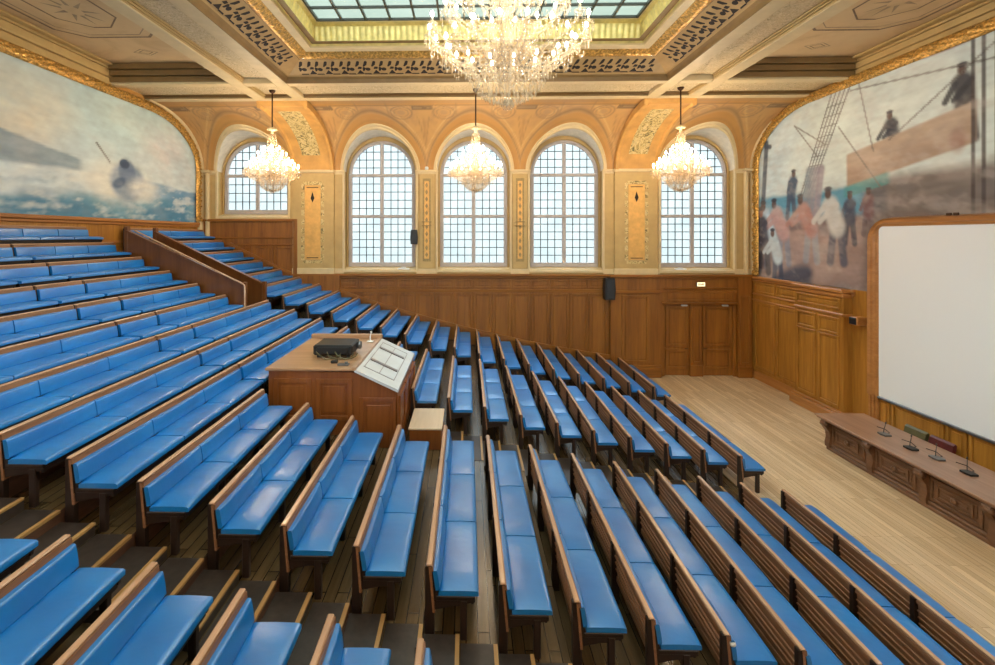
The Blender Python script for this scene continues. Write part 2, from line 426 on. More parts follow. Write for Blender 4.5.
def vault_paint(x,th):
    zz=(ZB-SPR)*np.sin(th); n=fbm(x*2,th*4,31); n2=fbm(x*7,th*14,33); n3=fbm(x*3.1,th*7,35)
    c=np.zeros(x.shape+(3,))+L3(188,138,76); c=mixc(c,np.clip(.4+n*.8,0,1)*.6,L3(204,158,96)); c=mixc(c,np.clip(n3,0,1)*.45,L3(170,132,92))
    r=np.full(x.shape,9.0)
    for cx in WINX: r=np.minimum(r,np.hypot(x-cx,zz)-WR)
    up=1.42-th
    band=lambda v,a,w: np.clip(1-np.abs(v-a)/w,0,1)
    field=sstep(.32,.36,r)*sstep(.02,.06,up)
    c=mixc(c,field*.55,L3(206,164,110)); c=mixc(c,field*np.clip(n2*1.2,0,1)*.5,L3(166,132,96))
    edge=np.minimum(r-.34,up*2.2); c=mixc(c,band(edge,.05,.05)*.75,L3(136,108,78)); c=mixc(c,band(edge,.17,.03)*.5,L3(224,188,128))
    c=mixc(c,band(r,.2,.05)*.4,L3(158,118,72))
    # scrolled medallions and a fan in every spandrel
    for cx in (-5.05,-1.74,1.74,5.05,-9.9,-6.95,6.95,9.9):
        for q in (-1,1):
            d=np.hypot((x-cx-q*.72),(th-1.2)*2.3); m=sstep(.02,.06,r-.38)
            c=mixc(c,band(d,.36,.045)*.75*m,L3(138,112,86)); c=mixc(c,band(d,.24,.035)*.65*m,L3(150,122,92)); c=mixc(c,sstep(.16,.10,d)*.6*m,L3(176,142,104))
            c=mixc(c,band(np.abs(x-cx-q*1.15),0,.05)*m*.5*sstep(.9,1.0,th),L3(140,112,82))
        d=np.abs(x-cx); m=sstep(.0,.05,r-.36)
        c=mixc(c,band(d,(th-.5)*.34,.035)*m*.6*sstep(1.15,1.05,th),L3(150,116,78)); c=mixc(c,sstep(.05,.03,d)*m*.5*sstep(.6,.7,th)*sstep(1.1,1.0,th),L3(166,124,80))
        c=mixc(c,sstep(.36,.33,d)*sstep(1.26,1.28,th)*sstep(1.39,1.37,th)*.85,L3(120,98,76)); c=mixc(c,sstep(.3,.28,d)*sstep(1.29,1.3,th)*sstep(1.36,1.35,th)*.5*(n2>0),L3(186,156,116))
    c=mixc(c,sstep(1.45,1.47,th)*.7,L3(178,138,88)); return c
me=mb.mesh('ceiling_vault',M['mural'])
ca=me.color_attributes.new('paint','FLOAT_COLOR','POINT'); X_=np.array(PX_); C_=vault_paint(X_,np.array(PT_)); buf=np.ones((X_.size,4),np.float32); buf[:,:3]=C_.reshape(-1,3); ca.data.foreach_set('color',buf.ravel())
o=link('ceiling_vault',me); o['kind']='structure'
mb=MB()
for cx in WINX:
    rows=[];edge=[];e2=[]
    for i in range(41):
        a=PI*i/40; x=cx-WR*math.cos(a); z=SPR+WR*math.sin(a); th=math.asin(min(1,(z-SPR)/(ZB-SPR))); yv=vpt(x,th)[1]
        rows.append([(x,yv+(YW+.45-yv)*j/4,z) for j in range(5)])
        # moulding that outlines the lunette on the vault
        def q(r,off):
            xx=cx-r*math.cos(a); zz=SPR+r*math.sin(a); t=math.asin(min(1,(zz-SPR)/(ZB-SPR))); p=vpt(xx,t,off); return p
        edge.append([q(WR,-.02),q(WR,.06),q(WR+.05,.07),q(WR+.07,.03),q(WR+.12,.03),q(WR+.15,-.02)])
    mb.grid(rows,0,True); mb.grid(edge,1,False)
struct('trim_1',mb,[M['reveal'],M['cream_white']])

# windows: frame, muntins, glazing
for wi,(cx,s) in enumerate(zip(WINX,SILL)):
    s2=s+.16; zc=SPR-.08
    YG=YW+.45
    w=bpy.data.objects.new(f'window_{wi+1}',None); COL.objects.link(w); w.location=(cx,YG,s2); w['kind']='structure'
    def loc(mbb,nm,mat): return mbb.build(nm,mat,w,(-cx,-YG,-s2)) if False else shift(mbb,nm,mat)
    def shift(mbb,nm,mat):
        mbb.v=[(a-cx,b-YG,c-s2) for a,b,c in mbb.v]; return mbb.build(nm,mat,w)
    f=MB(); n=36
    ring=[]
    for i in range(n+1):
        a=PI*i/n
        ring.append([(cx+r*math.cos(a),y,zc+r*math.sin(a)) for r,y in ((GR-.02,YG+.02),(GR-.02,YG-.06),(GR+.05,YG-.09),(GR+.11,YG-.06),(GR+.11,YG+.04))])
    f.grid(ring,0,False)
    for sg in (-1,1): f.box(cx+sg*(GR-.02),cx+sg*(GR+.11),YG-.09,YG+.04,s2-.02,zc,0,.015)
    f.box(cx-GR-.11,cx+GR+.11,YG-.1,YG+.04,s2-.12,s2+.05,0,.015)
    f.box(cx-.07,cx+.07,YG-.09,YG+.03,s2,zc+GR,0,.02)
    tz=[zc-.05]+([zc-1.62] if wi else [])
    for z in tz: f.box(cx-GR,cx+GR,YG-.1,YG+.03,z-.06,z+.06,0,.02)
    shift(f,'window_frame',M['win_frame'])
    l=MB()
    for sg in (-1,1):
        for q in (1,2,3):
            x=cx+sg*(.07+(GR-.09)*q/4); top=zc+math.sqrt(max(0,GR*GR-(x-cx)**2))
            l.box(x-.014,x+.014,YG-.012,YG+.012,s2+.03,top,0)
    zz=[]
    z=s2; bounds=[s2+.03]+sorted(tz)+[zc+GR]
    for a,b in zip(bounds[:-1],bounds[1:]):
        nn=max(2,round((b-a)/.31))
        for i in range(1,nn): zz.append(a+(b-a)*i/nn)
    for z in zz:
        hw=GR if z<zc else math.sqrt(max(0,GR*GR-(z-zc)**2))
        l.box(cx-hw,cx+hw,YG-.012,YG+.012,z-.014,z+.014,0)
    shift(l,'leading',M['lead'])
    g=MB(); pts=[(cx-GR,s2),(cx+GR,s2)]+[(cx+GR*math.cos(PI*i/n),zc+GR*math.sin(PI*i/n)) for i in range(n+1)]
    g.poly([(p[0],YG+.014,p[1]) for p in pts]); shift(g,'glass_pane',M['pane'])

# ribs over the wide piers and pier ornaments
mb=MB()
for sg in (-1,1):
    def xe(a,b,t): return sg*(a+(b-a)*t)
    rows=[]; strip=[]
    for j in range(25):
        th=PI/2*j/24; t=math.sin(th)**2
        xi=5.22+.10*t; xo=6.78+.16*t
        rows.append([vpt(sg*xi,th,-.02),vpt(sg*xi,th,.2),vpt(sg*(xi+.1),th,.22),vpt(sg*(xi+.14),th,.15),vpt(sg*(xo-.14),th,.15),vpt(sg*(xo-.1),th,.22),vpt(sg*xo,th,.2),vpt(sg*xo,th,-.02)])
        if 5<=j<=21: strip.append([vpt(sg*(xi+.44),th,.154),vpt(sg*(xi+.48),th,.175),vpt(sg*(xi+.5),th,.16),vpt(sg*(xo-.5),th,.16),vpt(sg*(xo-.48),th,.175),vpt(sg*(xo-.44),th,.154)])
    rows.append([(p[0],YV-.03,ZB+.01) for p in rows[-1]])
    mb.grid(rows,0,False)
    mb.grid(strip,1,False)
    # wide pier: pilaster face, amber panel in an olive border
    a,b=sg*5.22,sg*6.78
    mb.box(a,b,YW-.1,YW,3.78,SPR-.06,2,.01); mb.box(sg*5.18,sg*6.82,YW-.17,YW,SPR-.08,SPR+.03,3,.02); mb.box(sg*5.2,sg*6.8,YW-.13,YW,3.76,4.0,3,.02)
    xc=sg*6.02
    mb.box(xc-.46,xc+.46,YW-.108,YW-.1,4.1,7.3,2); 
    for i in range(9):
        z=4.3+i*.33
        for s2 in (-1,1): mb.box(xc+s2*.37-.06,xc+s2*.37+.06,YW-.112,YW-.105,z,z+.22,1)
    mb.box(xc-.36,xc+.36,YW-.112,YW-.105,4.18,4.28,1); mb.box(xc-.36,xc+.36,YW-.112,YW-.105,7.12,7.24,1)
    mb.box(xc-.3,xc+.3,YW-.122,YW-.1,4.32,7.1,4,.012)
    mb.prism([(xc,6.45),(xc+.07,6.62),(xc,6.85),(xc-.07,6.62)],'y',YW-.127,YW-.12,5)
    for (u,v) in ((4.37,4.4),(7.0,7.03)): mb.box(xc-.22,xc+.22,YW-.126,YW-.12,u,v,5)
# narrow pilasters between the three middle windows
for xc in (-1.74,1.74):
    mb.box(xc-.27,xc+.27,YW-.05,YW,3.98,SPR-.13,2,.01)
    mb.box(xc-.15,xc+.15,YW-.06,YW-.045,4.25,7.35,6)
    mb.box(xc-.09,xc+.09,YW-.066,YW-.055,4.35,7.25,4)
    for i in range(11):
        z=4.4+i*.26
        mb.prism([(xc,z),(xc+.055,z+.1),(xc,z+.2),(xc-.055,z+.1)],'y',YW-.07,YW-.064,6)
    for s2 in (-1,1):
        mb.lathe([(.001,-.02),(.08,-.02),(.08,.0),(.001,.0)],(xc+s2*.1,YW-.07,5.75),10,6)
        mb.lathe([(.001,-.02),(.08,-.02),(.08,.0),(.001,.0)],(xc+s2*.1,YW-.07,5.6),10,6)
for sg in (-1,1):   # corner pilasters beside the murals
    mb.box(sg*9.95,sg*10.1,YW-.14,YW,3.78,SPR-.06,3,.04); mb.box(sg*10.2,sg*10.4,YW-.2,YW,3.78,SPR-.06,3,.04)
    mb.box(sg*9.9,sg*10.4,YW-.24,YW,SPR-.07,SPR+.03,3,.02)
struct('trim_2',mb,[M['ochre'],M['rib'],M['cream'],M['cream_white'],M['orange'],M['dark'],M['olive']])

# ------------------------------------------------------------------ wainscot of the window wall (oak)
def panel_y(mbb,x0,x1,z0,z1,y,m=0,st=.07,d=.045,face=-1):
    """raised panel frame on a plane Y=y facing -Y: four bars round a bevelled field"""
    mbb.box(x0,x0+st,y-d,y,z0,z1,m,.006); mbb.box(x1-st,x1,y-d,y,z0,z1,m,.006)
    mbb.box(x0+st,x1-st,y-d,y,z0,z0+st,m,.006); mbb.box(x0+st,x1-st,y-d,y,z1-st,z1,m,.006)
    if x1-x0>3*st and z1-z0>3*st: mbb.box(x0+st+.05,x1-st-.05,y-.018,y,z0+st+.05,z1-st-.05,m,.012)
def panel_x(mbb,y0,y1,z0,z1,x,sg,m=0,st=.07,d=.045):
    """same on a plane X=x; sg=-1 faces -X"""
    mbb.box(x,x+sg*d,y0,y0+st,z0,z1,m,.006); mbb.box(x,x+sg*d,y1-st,y1,z0,z1,m,.006)
    mbb.box(x,x+sg*d,y0+st,y1-st,z0,z0+st,m,.006); mbb.box(x,x+sg*d,y0+st,y1-st,z1-st,z1,m,.006)
    if y1-y0>3*st and z1-z0>3*st: mbb.box(x,x+sg*.018,y0+st+.05,y1-st-.05,z0+st+.05,z1-st-.05,m,.012)
mb=MB()
DX0,DX1,DZ=7.03,9.72,2.68     # double door recess
mb.box(XL,DX0,YW-.02,YW+.3,0,3.74,0); mb.box(DX1,XR,YW-.02,YW+.3,0,3.74,0); mb.box(DX0,DX1,YW-.02,YW+.3,DZ,3.74,0)
mb.box(-6.8,XR,YW-.16,YW,3.70,3.78,1,.02); mb.box(-6.8,XR,YW-.1,YW,3.62,3.70,1,.02)
mb.box(-6.8,XR,YW-.07,YW,3.16,3.22,1,.015); mb.box(-6.8,XR,YW-.05,YW,3.10,3.16,1,.01)
x=-5.0
while x<5.0:
    kk=max(0,(5.76-.5-x)/.735); zl=row(min(21,int(kk)))[1]
    if zl+.75<2.9: panel_y(mb,x,x+.68,max(.1,zl+.1),3.08,YW-.02)
    panel_y(mb,x,x+.68,3.26,3.58,YW-.02,st=.05); x+=.715
for sg in (1,):
    mb.box(5.05,6.85,YW-.18,YW,0,3.72,0); panel_y(mb,5.45,6.45,.55,3.02,YW-.18,st=.09); mb.box(5.0,6.9,YW-.24,YW,0,.38,1,.03); mb.box(5.0,6.9,YW-.21,YW,.38,.46,1,.02)
    mb.box(5.0,6.9,YW-.28,YW,3.68,3.78,1,.02); mb.box(5.03,6.87,YW-.23,YW,3.08,3.2,1,.02)
mb.box(-6.75,-5.0,YW-.16,YW,2.2,3.72,0)
# lintel and architrave of the doors
mb.box(DX0-.05,DX1+.05,YW-.1,YW,DZ,DZ+.07,1,.02); mb.box(DX0,DX1,YW-.09,YW,3.25,3.3,1,.015); panel_y(mb,DX0+.1,DX1-.1,DZ+.12,3.2,YW-.02,st=.06)
mb.box(DX1,10.2,YW-.12,YW,0,3.72,0); mb.box(DX1-.02,10.22,YW-.17,YW,0,.4,1,.02); panel_y(mb,DX1+.06,10.14,.5,3.0,YW-.12,st=.06)
# raised wainscot of the left bay (up to the short window)
mb.box(XL,-6.63,YW-.05,YW+.3,3.6,5.78,0); mb.box(XL,-6.6,YW-.14,YW,5.74,5.84,1,.02); mb.box(XL,-6.6,YW-.1,YW,5.1,5.16,1,.015)
mb.box(XL,-6.6,YW-.1,YW,4.85,4.9,1,.012)
for i in range(4): panel_y(mb,-9.9+i*.8,-9.15+i*.8,3.7,4.82,YW-.05)
mb.box(-6.75,-6.6,YW-.14,YW,3.4,5.78,0,.01)
# skirting that climbs with the tiers
pts=[]
lo=[(RX(0)+.5,.02)]+[(RX(k)+.35,row(k)[1]) for k in range(1,21)]
poly=[(x,z+.68) for x,z in lo]
for (xa,za),(xb,zb_) in zip(poly[:-1],poly[1:]):
    mb.prism([(xa,za-.11),(xa,za),(xb,zb_),(xb,zb_-.11)],'y',YW-.11,YW,1)
    mb.prism([(xa,za-.66),(xa,za-.11),(xb,zb_-.11),(xb,zb_-.66)],'y',YW-.07,YW,0)
struct('wall_wainscot_window_side',mb,[M['oak'],M['oak_h']])
# double door
for i,(a,b) in enumerate(((DX0+.08,8.05),(8.47,DX1-.1))):
    d=bpy.data.objects.new(f'door_{i+1}',None); COL.objects.link(d); d.location=(a,YW+.1,0); d['kind']='structure'
    m=MB(); m.box(0,b-a,0,.05,.02,DZ,0); panel_y(m,.05,b-a-.05,.25,1.0,0,st=.09); panel_y(m,.05,b-a-.05,1.1,DZ-.08,0,st=.09); m.build('door_leaf',M['oak'],d)
    m=MB(); m.tube([(b-a-.09 if i==0 else .09,-.03,1.02),(b-a-.09 if i==0 else .09,-.06,1.02),(b-a-.2 if i==0 else .2,-.06,1.02)],.012,8); m.build('door_handle',M['rod'],d)
    m=MB(); m.box((b-a)*.66,(b-a)*.66+.22,-.07,-.0,DZ-.09,DZ-.03,0,.01); m.build('door_closer',M['white'],d)
mb=MB(); mb.box(8.05,8.47,YW+.0,YW+.2,0,DZ,0,.01); panel_y(mb,8.1,8.42,.5,DZ-.1,YW,st=.06); mb.box(8.02,8.5,YW-.03,YW+.2,0,.42,0,.015)
mb.box(DX0,DX0+.08,YW+.02,YW+.2,0,DZ,0,.01); mb.box(DX1-.1,DX1,YW+.02,YW+.2,0,DZ,0,.01); mb.box(DX0,DX1,YW+.16,YW+.3,0,DZ,0)
struct('trim_3',mb,M['oak'])

# ------------------------------------------------------------------ side walls, murals
YB=-1.5
def mtop(y,base=SPR,zt=9.33,ya=14.6,yb=17.32):
    """height of the mural's upper edge at depth y"""
    if y<=ya: return zt
    t=min(1,(y-ya)/(yb-ya)); return base+(zt-base)*math.sqrt(max(0,1-t*t))
# left wall
mb=MB(); mb.box(XL-.3,XL,YB,YW+.3,0,10.3,0); struct('wall_left',mb,M['ochre']); mb=MB()
mb.box(XL,XL+.06,YB,YW,3.0,5.62,1); mb.box(XL,XL+.16,YB,YW,5.6,5.70,2,.02); mb.box(XL,XL+.11,YB,YW,5.52,5.6,2,.02); mb.box(XL,XL+.1,YB,YW,5.0,5.06,2,.01)
y=8.0
while y<16.6: panel_x(mb,y,y+.9,4.3,4.98,XL+.06,1,1); y+=.95
struct('trim_6',mb,[M['ochre'],M['oak_side'],M['oak_y']])
# right wall
mb=MB(); mb.box(XR,XR+.3,YB,YW+.3,0,10.3,0); struct('wall_right',mb,M['ochre']); mb=MB()
mb.box(XR-.1,XR,YB,13.0,3.66,3.74,1)
mb.box(XR-.1,XR,YB,YW,0,3.66,1); mb.box(XR-.2,XR,13.0,YW,3.64,3.74,2,.02); mb.box(XR-.16,XR,13.0,YW,3.56,3.64,2,.02); mb.box(XR-.14,XR,15.0,YW,3.06,3.12,2,.015); mb.box(XR-.14,XR,15.0,YW,2.85,2.9,2,.015)
for y0,y1 in ((15.1,16.2),(16.3,17.4)): panel_x(mb,y0,y1,.4,2.82,XR-.1,-1,1); panel_x(mb,y0,y1,3.16,3.52,XR-.1,-1,1,.05)
mb.box(XR-.14,XR-.1,15.0,YW,0,.3,2,.01)
# projecting cabinet-like pier
cxp=XR-.34
mb.box(cxp,XR,13.1,15.0,0,3.6,1); mb.box(cxp-.1,XR,13.04,15.06,3.62,3.74,2,.03); mb.box(cxp-.05,XR,13.07,15.03,3.5,3.62,2,.02); panel_x(mb,13.2,14.9,3.16,3.46,cxp,-1,1,.05)
mb.box(cxp-.05,XR,13.08,15.02,2.98,3.06,2,.02)
mb.box(cxp-.14,XR,13.02,15.08,0,.3,2,.03); mb.box(cxp-.09,XR,13.05,15.05,.3,.37,2,.02)
for y0,y1 in ((13.22,13.98),(14.1,14.88)): panel_x(mb,y0,y1,2.45,2.92,cxp,-1,1,.06); panel_x(mb,y0,y1,.45,2.42,cxp,-1,1,.06)
# panelling under the screen
y=12.35
while y>5:
    panel_x(mb,y-.42,y,.35,1.08,XR-.1,-1,1,.06); panel_x(mb,y-1.75,y-.47,.35,1.08,XR-.1,-1,1,.06); y-=1.8
mb.box(XR-.13,XR-.1,YB,13.05,0,.28,2,.01)
struct('trim_7',mb,[M['ochre'],M['oak_side'],M['oak_y']])
mb=MB(); mb.box(XL-.3,XR+.3,YB-.3,YB,0,5.4,0); mb.box(XL-.3,XR+.3,YB-.3,YB,9.4,10.4,0); struct('wall_back',mb,M['ochre'])  # unseen wall; its high opening is shaped to admit fill daylight
mb=MB(); mb.box(XL-.3,XR+.3,-9,YB,9.5,9.8,0); struct('sky_block_rear',mb,M['ceil'])  # unseen slab added behind the room to block the high sky

# ---- painted murals: colour laid on a fine mesh, flat on the wall
def ell(y,z,cy,cz,ry,rz,soft=.25,rot=0):
    dy,dz=y-cy,z-cz; c,s=math.cos(rot),math.sin(rot); u=(dy*c+dz*s)/ry; v=(-dy*s+dz*c)/rz
    return 1-sstep(1-soft,1+soft,np.sqrt(u*u+v*v))
def seg(y,z,a,b,w,soft=.6):
    a=np.array(a);b=np.array(b); d=b-a; t=np.clip(((y-a[0])*d[0]+(z-a[1])*d[1])/(d@d),0,1)
    r=np.hypot(y-a[0]-t*d[0],z-a[1]-t*d[1]); return 1-sstep(w*(1-soft*.5),w*(1+soft),r)
def mural(name,x,zb,y0,y1,ny,nz,paint,label,sgn,zt):
    ys=np.linspace(y0,y1,ny); V=[];P=[]
    Y=np.repeat(ys[:,None],nz,1); T=np.array([mtop(v,zt=zt) for v in ys]); Z=zb+(T-zb)[:,None]*np.linspace(0,1,nz)[None,:]
    C=paint(Y,Z); g1=fbm(Y*9,Z*14,41,3); g2=fbm(Y*5+Z*3,Z*9-Y*2,43,4); g3=fbm(Y*2.5,Z*3,45,3)
    C=np.clip(C*(1+.10*g1+.12*g2)[...,None],0,1); C=mixc(C,np.clip(g3*.25,0,.12),L3(226,216,206)); C=mixc(C,np.clip(-g3*.25,0,.1),L3(108,122,140))
    m=MB(); m.grid([[(x,Y[i,j],Z[i,j]) for j in range(nz)] for i in range(ny)],0,True)
    me=m.mesh(name,[M['mural'],M['dark']])
    if sgn>0: me.flip_normals()
    ca=me.color_attributes.new('paint','FLOAT_COLOR','POINT')
    buf=np.ones((ny*nz,4),np.float32); buf[:,:3]=C.reshape(-1,3); ca.data.foreach_set('color',buf.ravel())
    o=link(name,me); tag(o,label,'mural'); return o
def paint_left(y,z):
    n=fbm(y*1.1,z*1.6,3); n2=fbm(y*3.0,z*7.0,5); n3=fbm(y*1.7,z*2.2,9)
    h=(z-5.7)/3.6
    c=np.zeros(y.shape+(3,))+L3(192,218,224)
    c=mixc(c,sstep(.45,1.0,h+n*.1),L3(190,210,208)); c=mixc(c,sstep(.75,.35,h)*.6,L3(216,222,220))
    c=mixc(c,ell(y,z,10.3,8.1,1.3,.95,.6)*.6*(1+n3*.6),L3(228,214,186)); c=mixc(c,ell(y,z,15.7,7.9,1.3,.8,.7)*.4*(1+n3),L3(226,208,204))
    sea=sstep(.05,-.05,z-(7.0-.06*n3-.05*(y-13)))
    c=mixc(c,sea*sstep(12.0,15.5,y+n)*.95,L3(96,146,182))
    swell=sstep(.04,-.04,z-(7.62-.16*(y-9.4)+.03*n2))*sstep(-.05,.05,z-(6.85-.02*(y-9.4)+.05*n2))*sstep(12.2,11.9,y); c=mixc(c,swell*(.85+.2*n2),L3(132,152,166))
    foam=sstep(.05,-.1,z-(6.9+.15*n)); c=mixc(c,foam*.8*sstep(16.2,14,y),L3(214,224,226))
    low=sstep(.05,-.2,z-(6.35+.22*n+.03*(y-12))); c=mixc(c,low*.85,L3(104,160,184))
    deep=sstep(.15,-.35,z-(6.15+.25*n3+.18*np.sin(y*1.3))); c=mixc(c,deep*.8,L3(66,124,160))
    c=mixc(c,np.clip(n2*1.6-.1,0,1)*foam*.55,L3(232,234,226)); c=mixc(c,np.clip(-n2*1.6-.2,0,1)*foam*.4,L3(92,142,170))
    # breaking water with a dark rock
    c=mixc(c,ell(y,z,13.4,6.75,1.2,.55,.5)*.85,L3(224,224,214))
    c=mixc(c,ell(y,z,13.75,6.8,.7,.55,.2)*(.8+.3*n2),L3(134,152,176)); c=mixc(c,ell(y,z,13.72,7.05,.34,.45,.2,.3)*(.8+.3*n2),L3(112,130,158)); c=mixc(c,ell(y,z,13.6,7.32,.2,.14,.2)*.95,L3(70,86,112)); c=mixc(c,ell(y,z,13.4,6.75,.28,.14,.3,.4)*.8,L3(78,100,132))
    c=mixc(c,ell(y,z,14.4,6.65,.6,.3,.6)*.7*(1+n2),L3(230,230,222))
    c=mixc(c,seg(y,z,(12.55,7.75),(13.05,7.28),.022)*.85,L3(84,82,80))
    c=mixc(c,sstep(17.0,17.3,y)*sea*.8,L3(24,56,92))
    c=mixc(c,np.clip(n2*n3*2,0,.35)*sstep(7.2,6.4,z),L3(240,240,232)); return c
def paint_right(y,z):
    n=fbm(y*1.3,z*1.5,13); n2=fbm(y*4,z*5,15); n3=fbm(y*2.2,z*2.6,19)
    c=np.zeros(y.shape+(3,))+L3(212,222,218); c=mixc(c,sstep(14,17,y+n)*.7,L3(200,220,232)); c=mixc(c,sstep(7.5,6.2,z)*.5,L3(190,206,210))
    # strip of sea
    c=mixc(c,sstep(.1,-.1,z-(6.55+.05*n3))*1.0,L3(92,152,182)); c=mixc(c,np.clip(n2,0,1)*sstep(6.6,6.4,z)*.4,L3(150,190,206))
    # brown deck below
    deck=sstep(.15,-.15,z-(5.75+.12*n)); c=mixc(c,deck,L3(132,112,110)); c=mixc(c,deck*np.clip(n3*1.5,0,1)*.7,L3(186,158,146)); c=mixc(c,deck*np.clip(-n3*1.5,0,1)*.7,L3(84,74,84))
    c=mixc(c,sstep(.1,-.1,z-(5.3+.3*n))*sstep(16.8,15.6,y)*.5,L3(190,160,148))
    # dark hull / gunwale on the near side and sheeted boat
    c=mixc(c,sstep(13.0,12.5,y)*sstep(6.75,6.55,z)*.9,L3(104,90,88)); c=mixc(c,sstep(12.2,11.9,y)*sstep(6.9,6.7,z+.1*n2)*.5,L3(124,108,98))
    def man(cy,cz,hh,coat,legs,lean=0,head=(92,66,58),cap=(52,50,60)):
        nonlocal c
        s=hh/1.7
        for q in (-1,1): c=mixc(c,seg(y,z,(cy+q*.1*s,cz+.85*s),(cy+q*.2*s+.0,cz+.05),.095*s)*.95,L3(*legs))
        c=mixc(c,seg(y,z,(cy,cz+.85*s),(cy+lean*s,cz+1.36*s),.2*s)*.95,L3(*coat))
        for q in (-1,1): c=mixc(c,seg(y,z,(cy+lean*s+q*.18*s,cz+1.36*s),(cy+lean*s+q*.1*s+lean*.9*s+.25*s,cz+1.0*s),.065*s)*.9,L3(*coat))
        c=mixc(c,ell(y,z,cy+lean*1.35*s,cz+1.65*s,.1*s,.13*s,.3)*.95,L3(*head)); c=mixc(c,ell(y,z,cy+lean*1.35*s,cz+1.76*s,.12*s,.06*s,.3)*.9,L3(*cap))
    man(11.85,6.9,1.35,(50,50,62),(60,60,70),.12); man(10.2,7.2,1.6,(58,56,62),(64,60,66),.05)
    up=7.45+.17*(13.3-y); lo=6.55+.18*(13.3-y)
    boat=sstep(.04,-.04,z-up)*sstep(-.04,.04,z-lo)*sstep(13.35,13.25,y)*sstep(9.9,10.1,y)
    c=mixc(c,boat,L3(168,144,126)); c=mixc(c,boat*sstep(-.3,.25,z-(up+lo)/2+.1*n2)*.5,L3(196,176,156))
    c=mixc(c,sstep(.05,-.05,z-(lo+.03))*sstep(-.3,-.25,z-lo)*sstep(13.5,13.3,y)*sstep(11.9,12.1,y)*.8,L3(70,140,140))
    for a,b,w in (((17.0,6.3),(16.8,8.45),.10),((16.85,8.35),(16.6,8.3),.07)): c=mixc(c,seg(y,z,a,b,w)*.9,L3(58,72,92))
    # shrouds and ratlines
    for i in range(5):
        c=mixc(c,seg(y,z,(15.15-.1*i,6.4),(13.85-.16*i,9.3),.022)*.85,L3(84,80,80))
    for j in range(9):
        zz=6.8+.27*j; c=mixc(c,seg(y,z,(14.98-.12*j,zz),(14.6-.155*j,zz-.02),.014)*.6,L3(100,96,94))
    for a,b in (((15.4,8.75),(14.4,7.6)),((15.4,8.75),(14.1,7.9)),((13.6,8.3),(12.2,6.4)),((12.9,9.3),(12.45,7.4)),((13.2,9.2),(9.5,8.75)),((12.0,7.6),(9.3,9.3))): c=mixc(c,seg(y,z,a,b,.02)*.7,L3(112,104,98))
    for yy in (10.05,9.85,9.6): c=mixc(c,((np.abs(y-yy)<.03)&(z>5)).astype(float)*.85,L3(66,54,52))
    c=mixc(c,ell(y,z,10.6,9.4,.8,.12,.3)*.9,L3(150,84,62)); c=mixc(c,ell(y,z,10.35,7.25,.16,.26,.5)*.6,L3(140,86,74))
    # pale bundles by the shrouds
    for i in range(4): c=mixc(c,seg(y,z,(14.95-.17*i,5.9),(14.75-.17*i,7.2),.11)*.8,L3(120+10*i,136,150)); 
    man(15.55,5.75,1.5,(66,82,106),(74,84,104),-.1)
    man(13.2,4.95,1.4,(70,74,92),(80,78,88)); man(12.6,5.2,1.2,(120,88,90),(100,82,84))
    man(16.55,4.1,2.2,(186,206,222),(110,116,132),.25,(96,62,52)); man(15.9,4.25,2.1,(188,150,146),(140,140,152),.3)
    man(14.65,4.4,2.0,(176,128,118),(160,160,168),.3); man(13.65,4.4,2.1,(206,206,204),(92,90,104),.2)
    man(16.95,3.9,2.2,(72,70,84),(60,58,70),.1,(150,96,80)); man(16.2,3.6,1.75,(196,210,216),(72,78,98),.2,(98,64,54))
    tarp=seg(y,z,(16.1,3.5),(15.0,4.0),.35); c=mixc(c,tarp*.9*sstep(4.6,4.1,z),L3(66,70,88)); c=mixc(c,sstep(.3,-.2,z-(3.9+.12*n2))*.5*sstep(15,13.5,y),L3(98,90,98))
    c=mixc(c,np.clip(n2*.5,0,.25),L3(200,190,184)); return np.clip(c,0,1)
m_left=mural('mural',XL+.09,5.70,4.0,17.30,300,84,paint_left,'painted seascape mural of breaking waves on the left wall',1,9.3)
m_right=mural('mural',XR-.09,3.74,4.0,17.30,330,170,paint_right,'painted ship deck mural with sailors above the projection screen wall',-1,9.42)
# backing of the mural field and gilded frames
def gold_frame(name,x,sg,zb,zt,label):
    path=[]
    for z in np.arange(zb+.02,SPR,.07): path.append((17.36,z))
    for i in range(46):
        a=PI/2*i/45; path.append((14.6+(17.36-14.6)*math.cos(a),SPR+(zt+.04-SPR)*math.sin(a)))
    for y in np.arange(14.5,4.0,-.08): path.append((y,zt+.04))
    rs=np.random.RandomState(4); m=MB(); rows=[]
    for i,(y,z) in enumerate(path):
        a=path[max(0,i-1)]; b=path[min(len(path)-1,i+1)]; ty,tz=b[0]-a[0],b[1]-a[1]; l=math.hypot(ty,tz); ny,nz=-tz/l,ty/l
        ny,nz=-ny,-nz      # outward normal handled symmetrically below
        r=[]
        for k in range(9):
            w=-.17+.29*k/8; h=.10*math.sqrt(max(0,1-((w+.025)/.15)**2))
            if 0<k<8: h+=.035*math.sin(i*1.3+k*2.1)+.07*(rs.rand()-.5)
            r.append((x+sg*(h-.02),y+ny*w,z+nz*w))
        rows.append(r)
    m.grid(rows,0,True)
    o=m.build('gilded_frame',M['gold'],name); return o
gold_frame(m_left,XL+.12,1,5.72,9.3,'carved gilded frame curving round the seascape mural on the left')
gold_frame(m_right,XR-.12,-1,3.76,9.42,'carved gilded frame curving round the ship deck mural on the right')
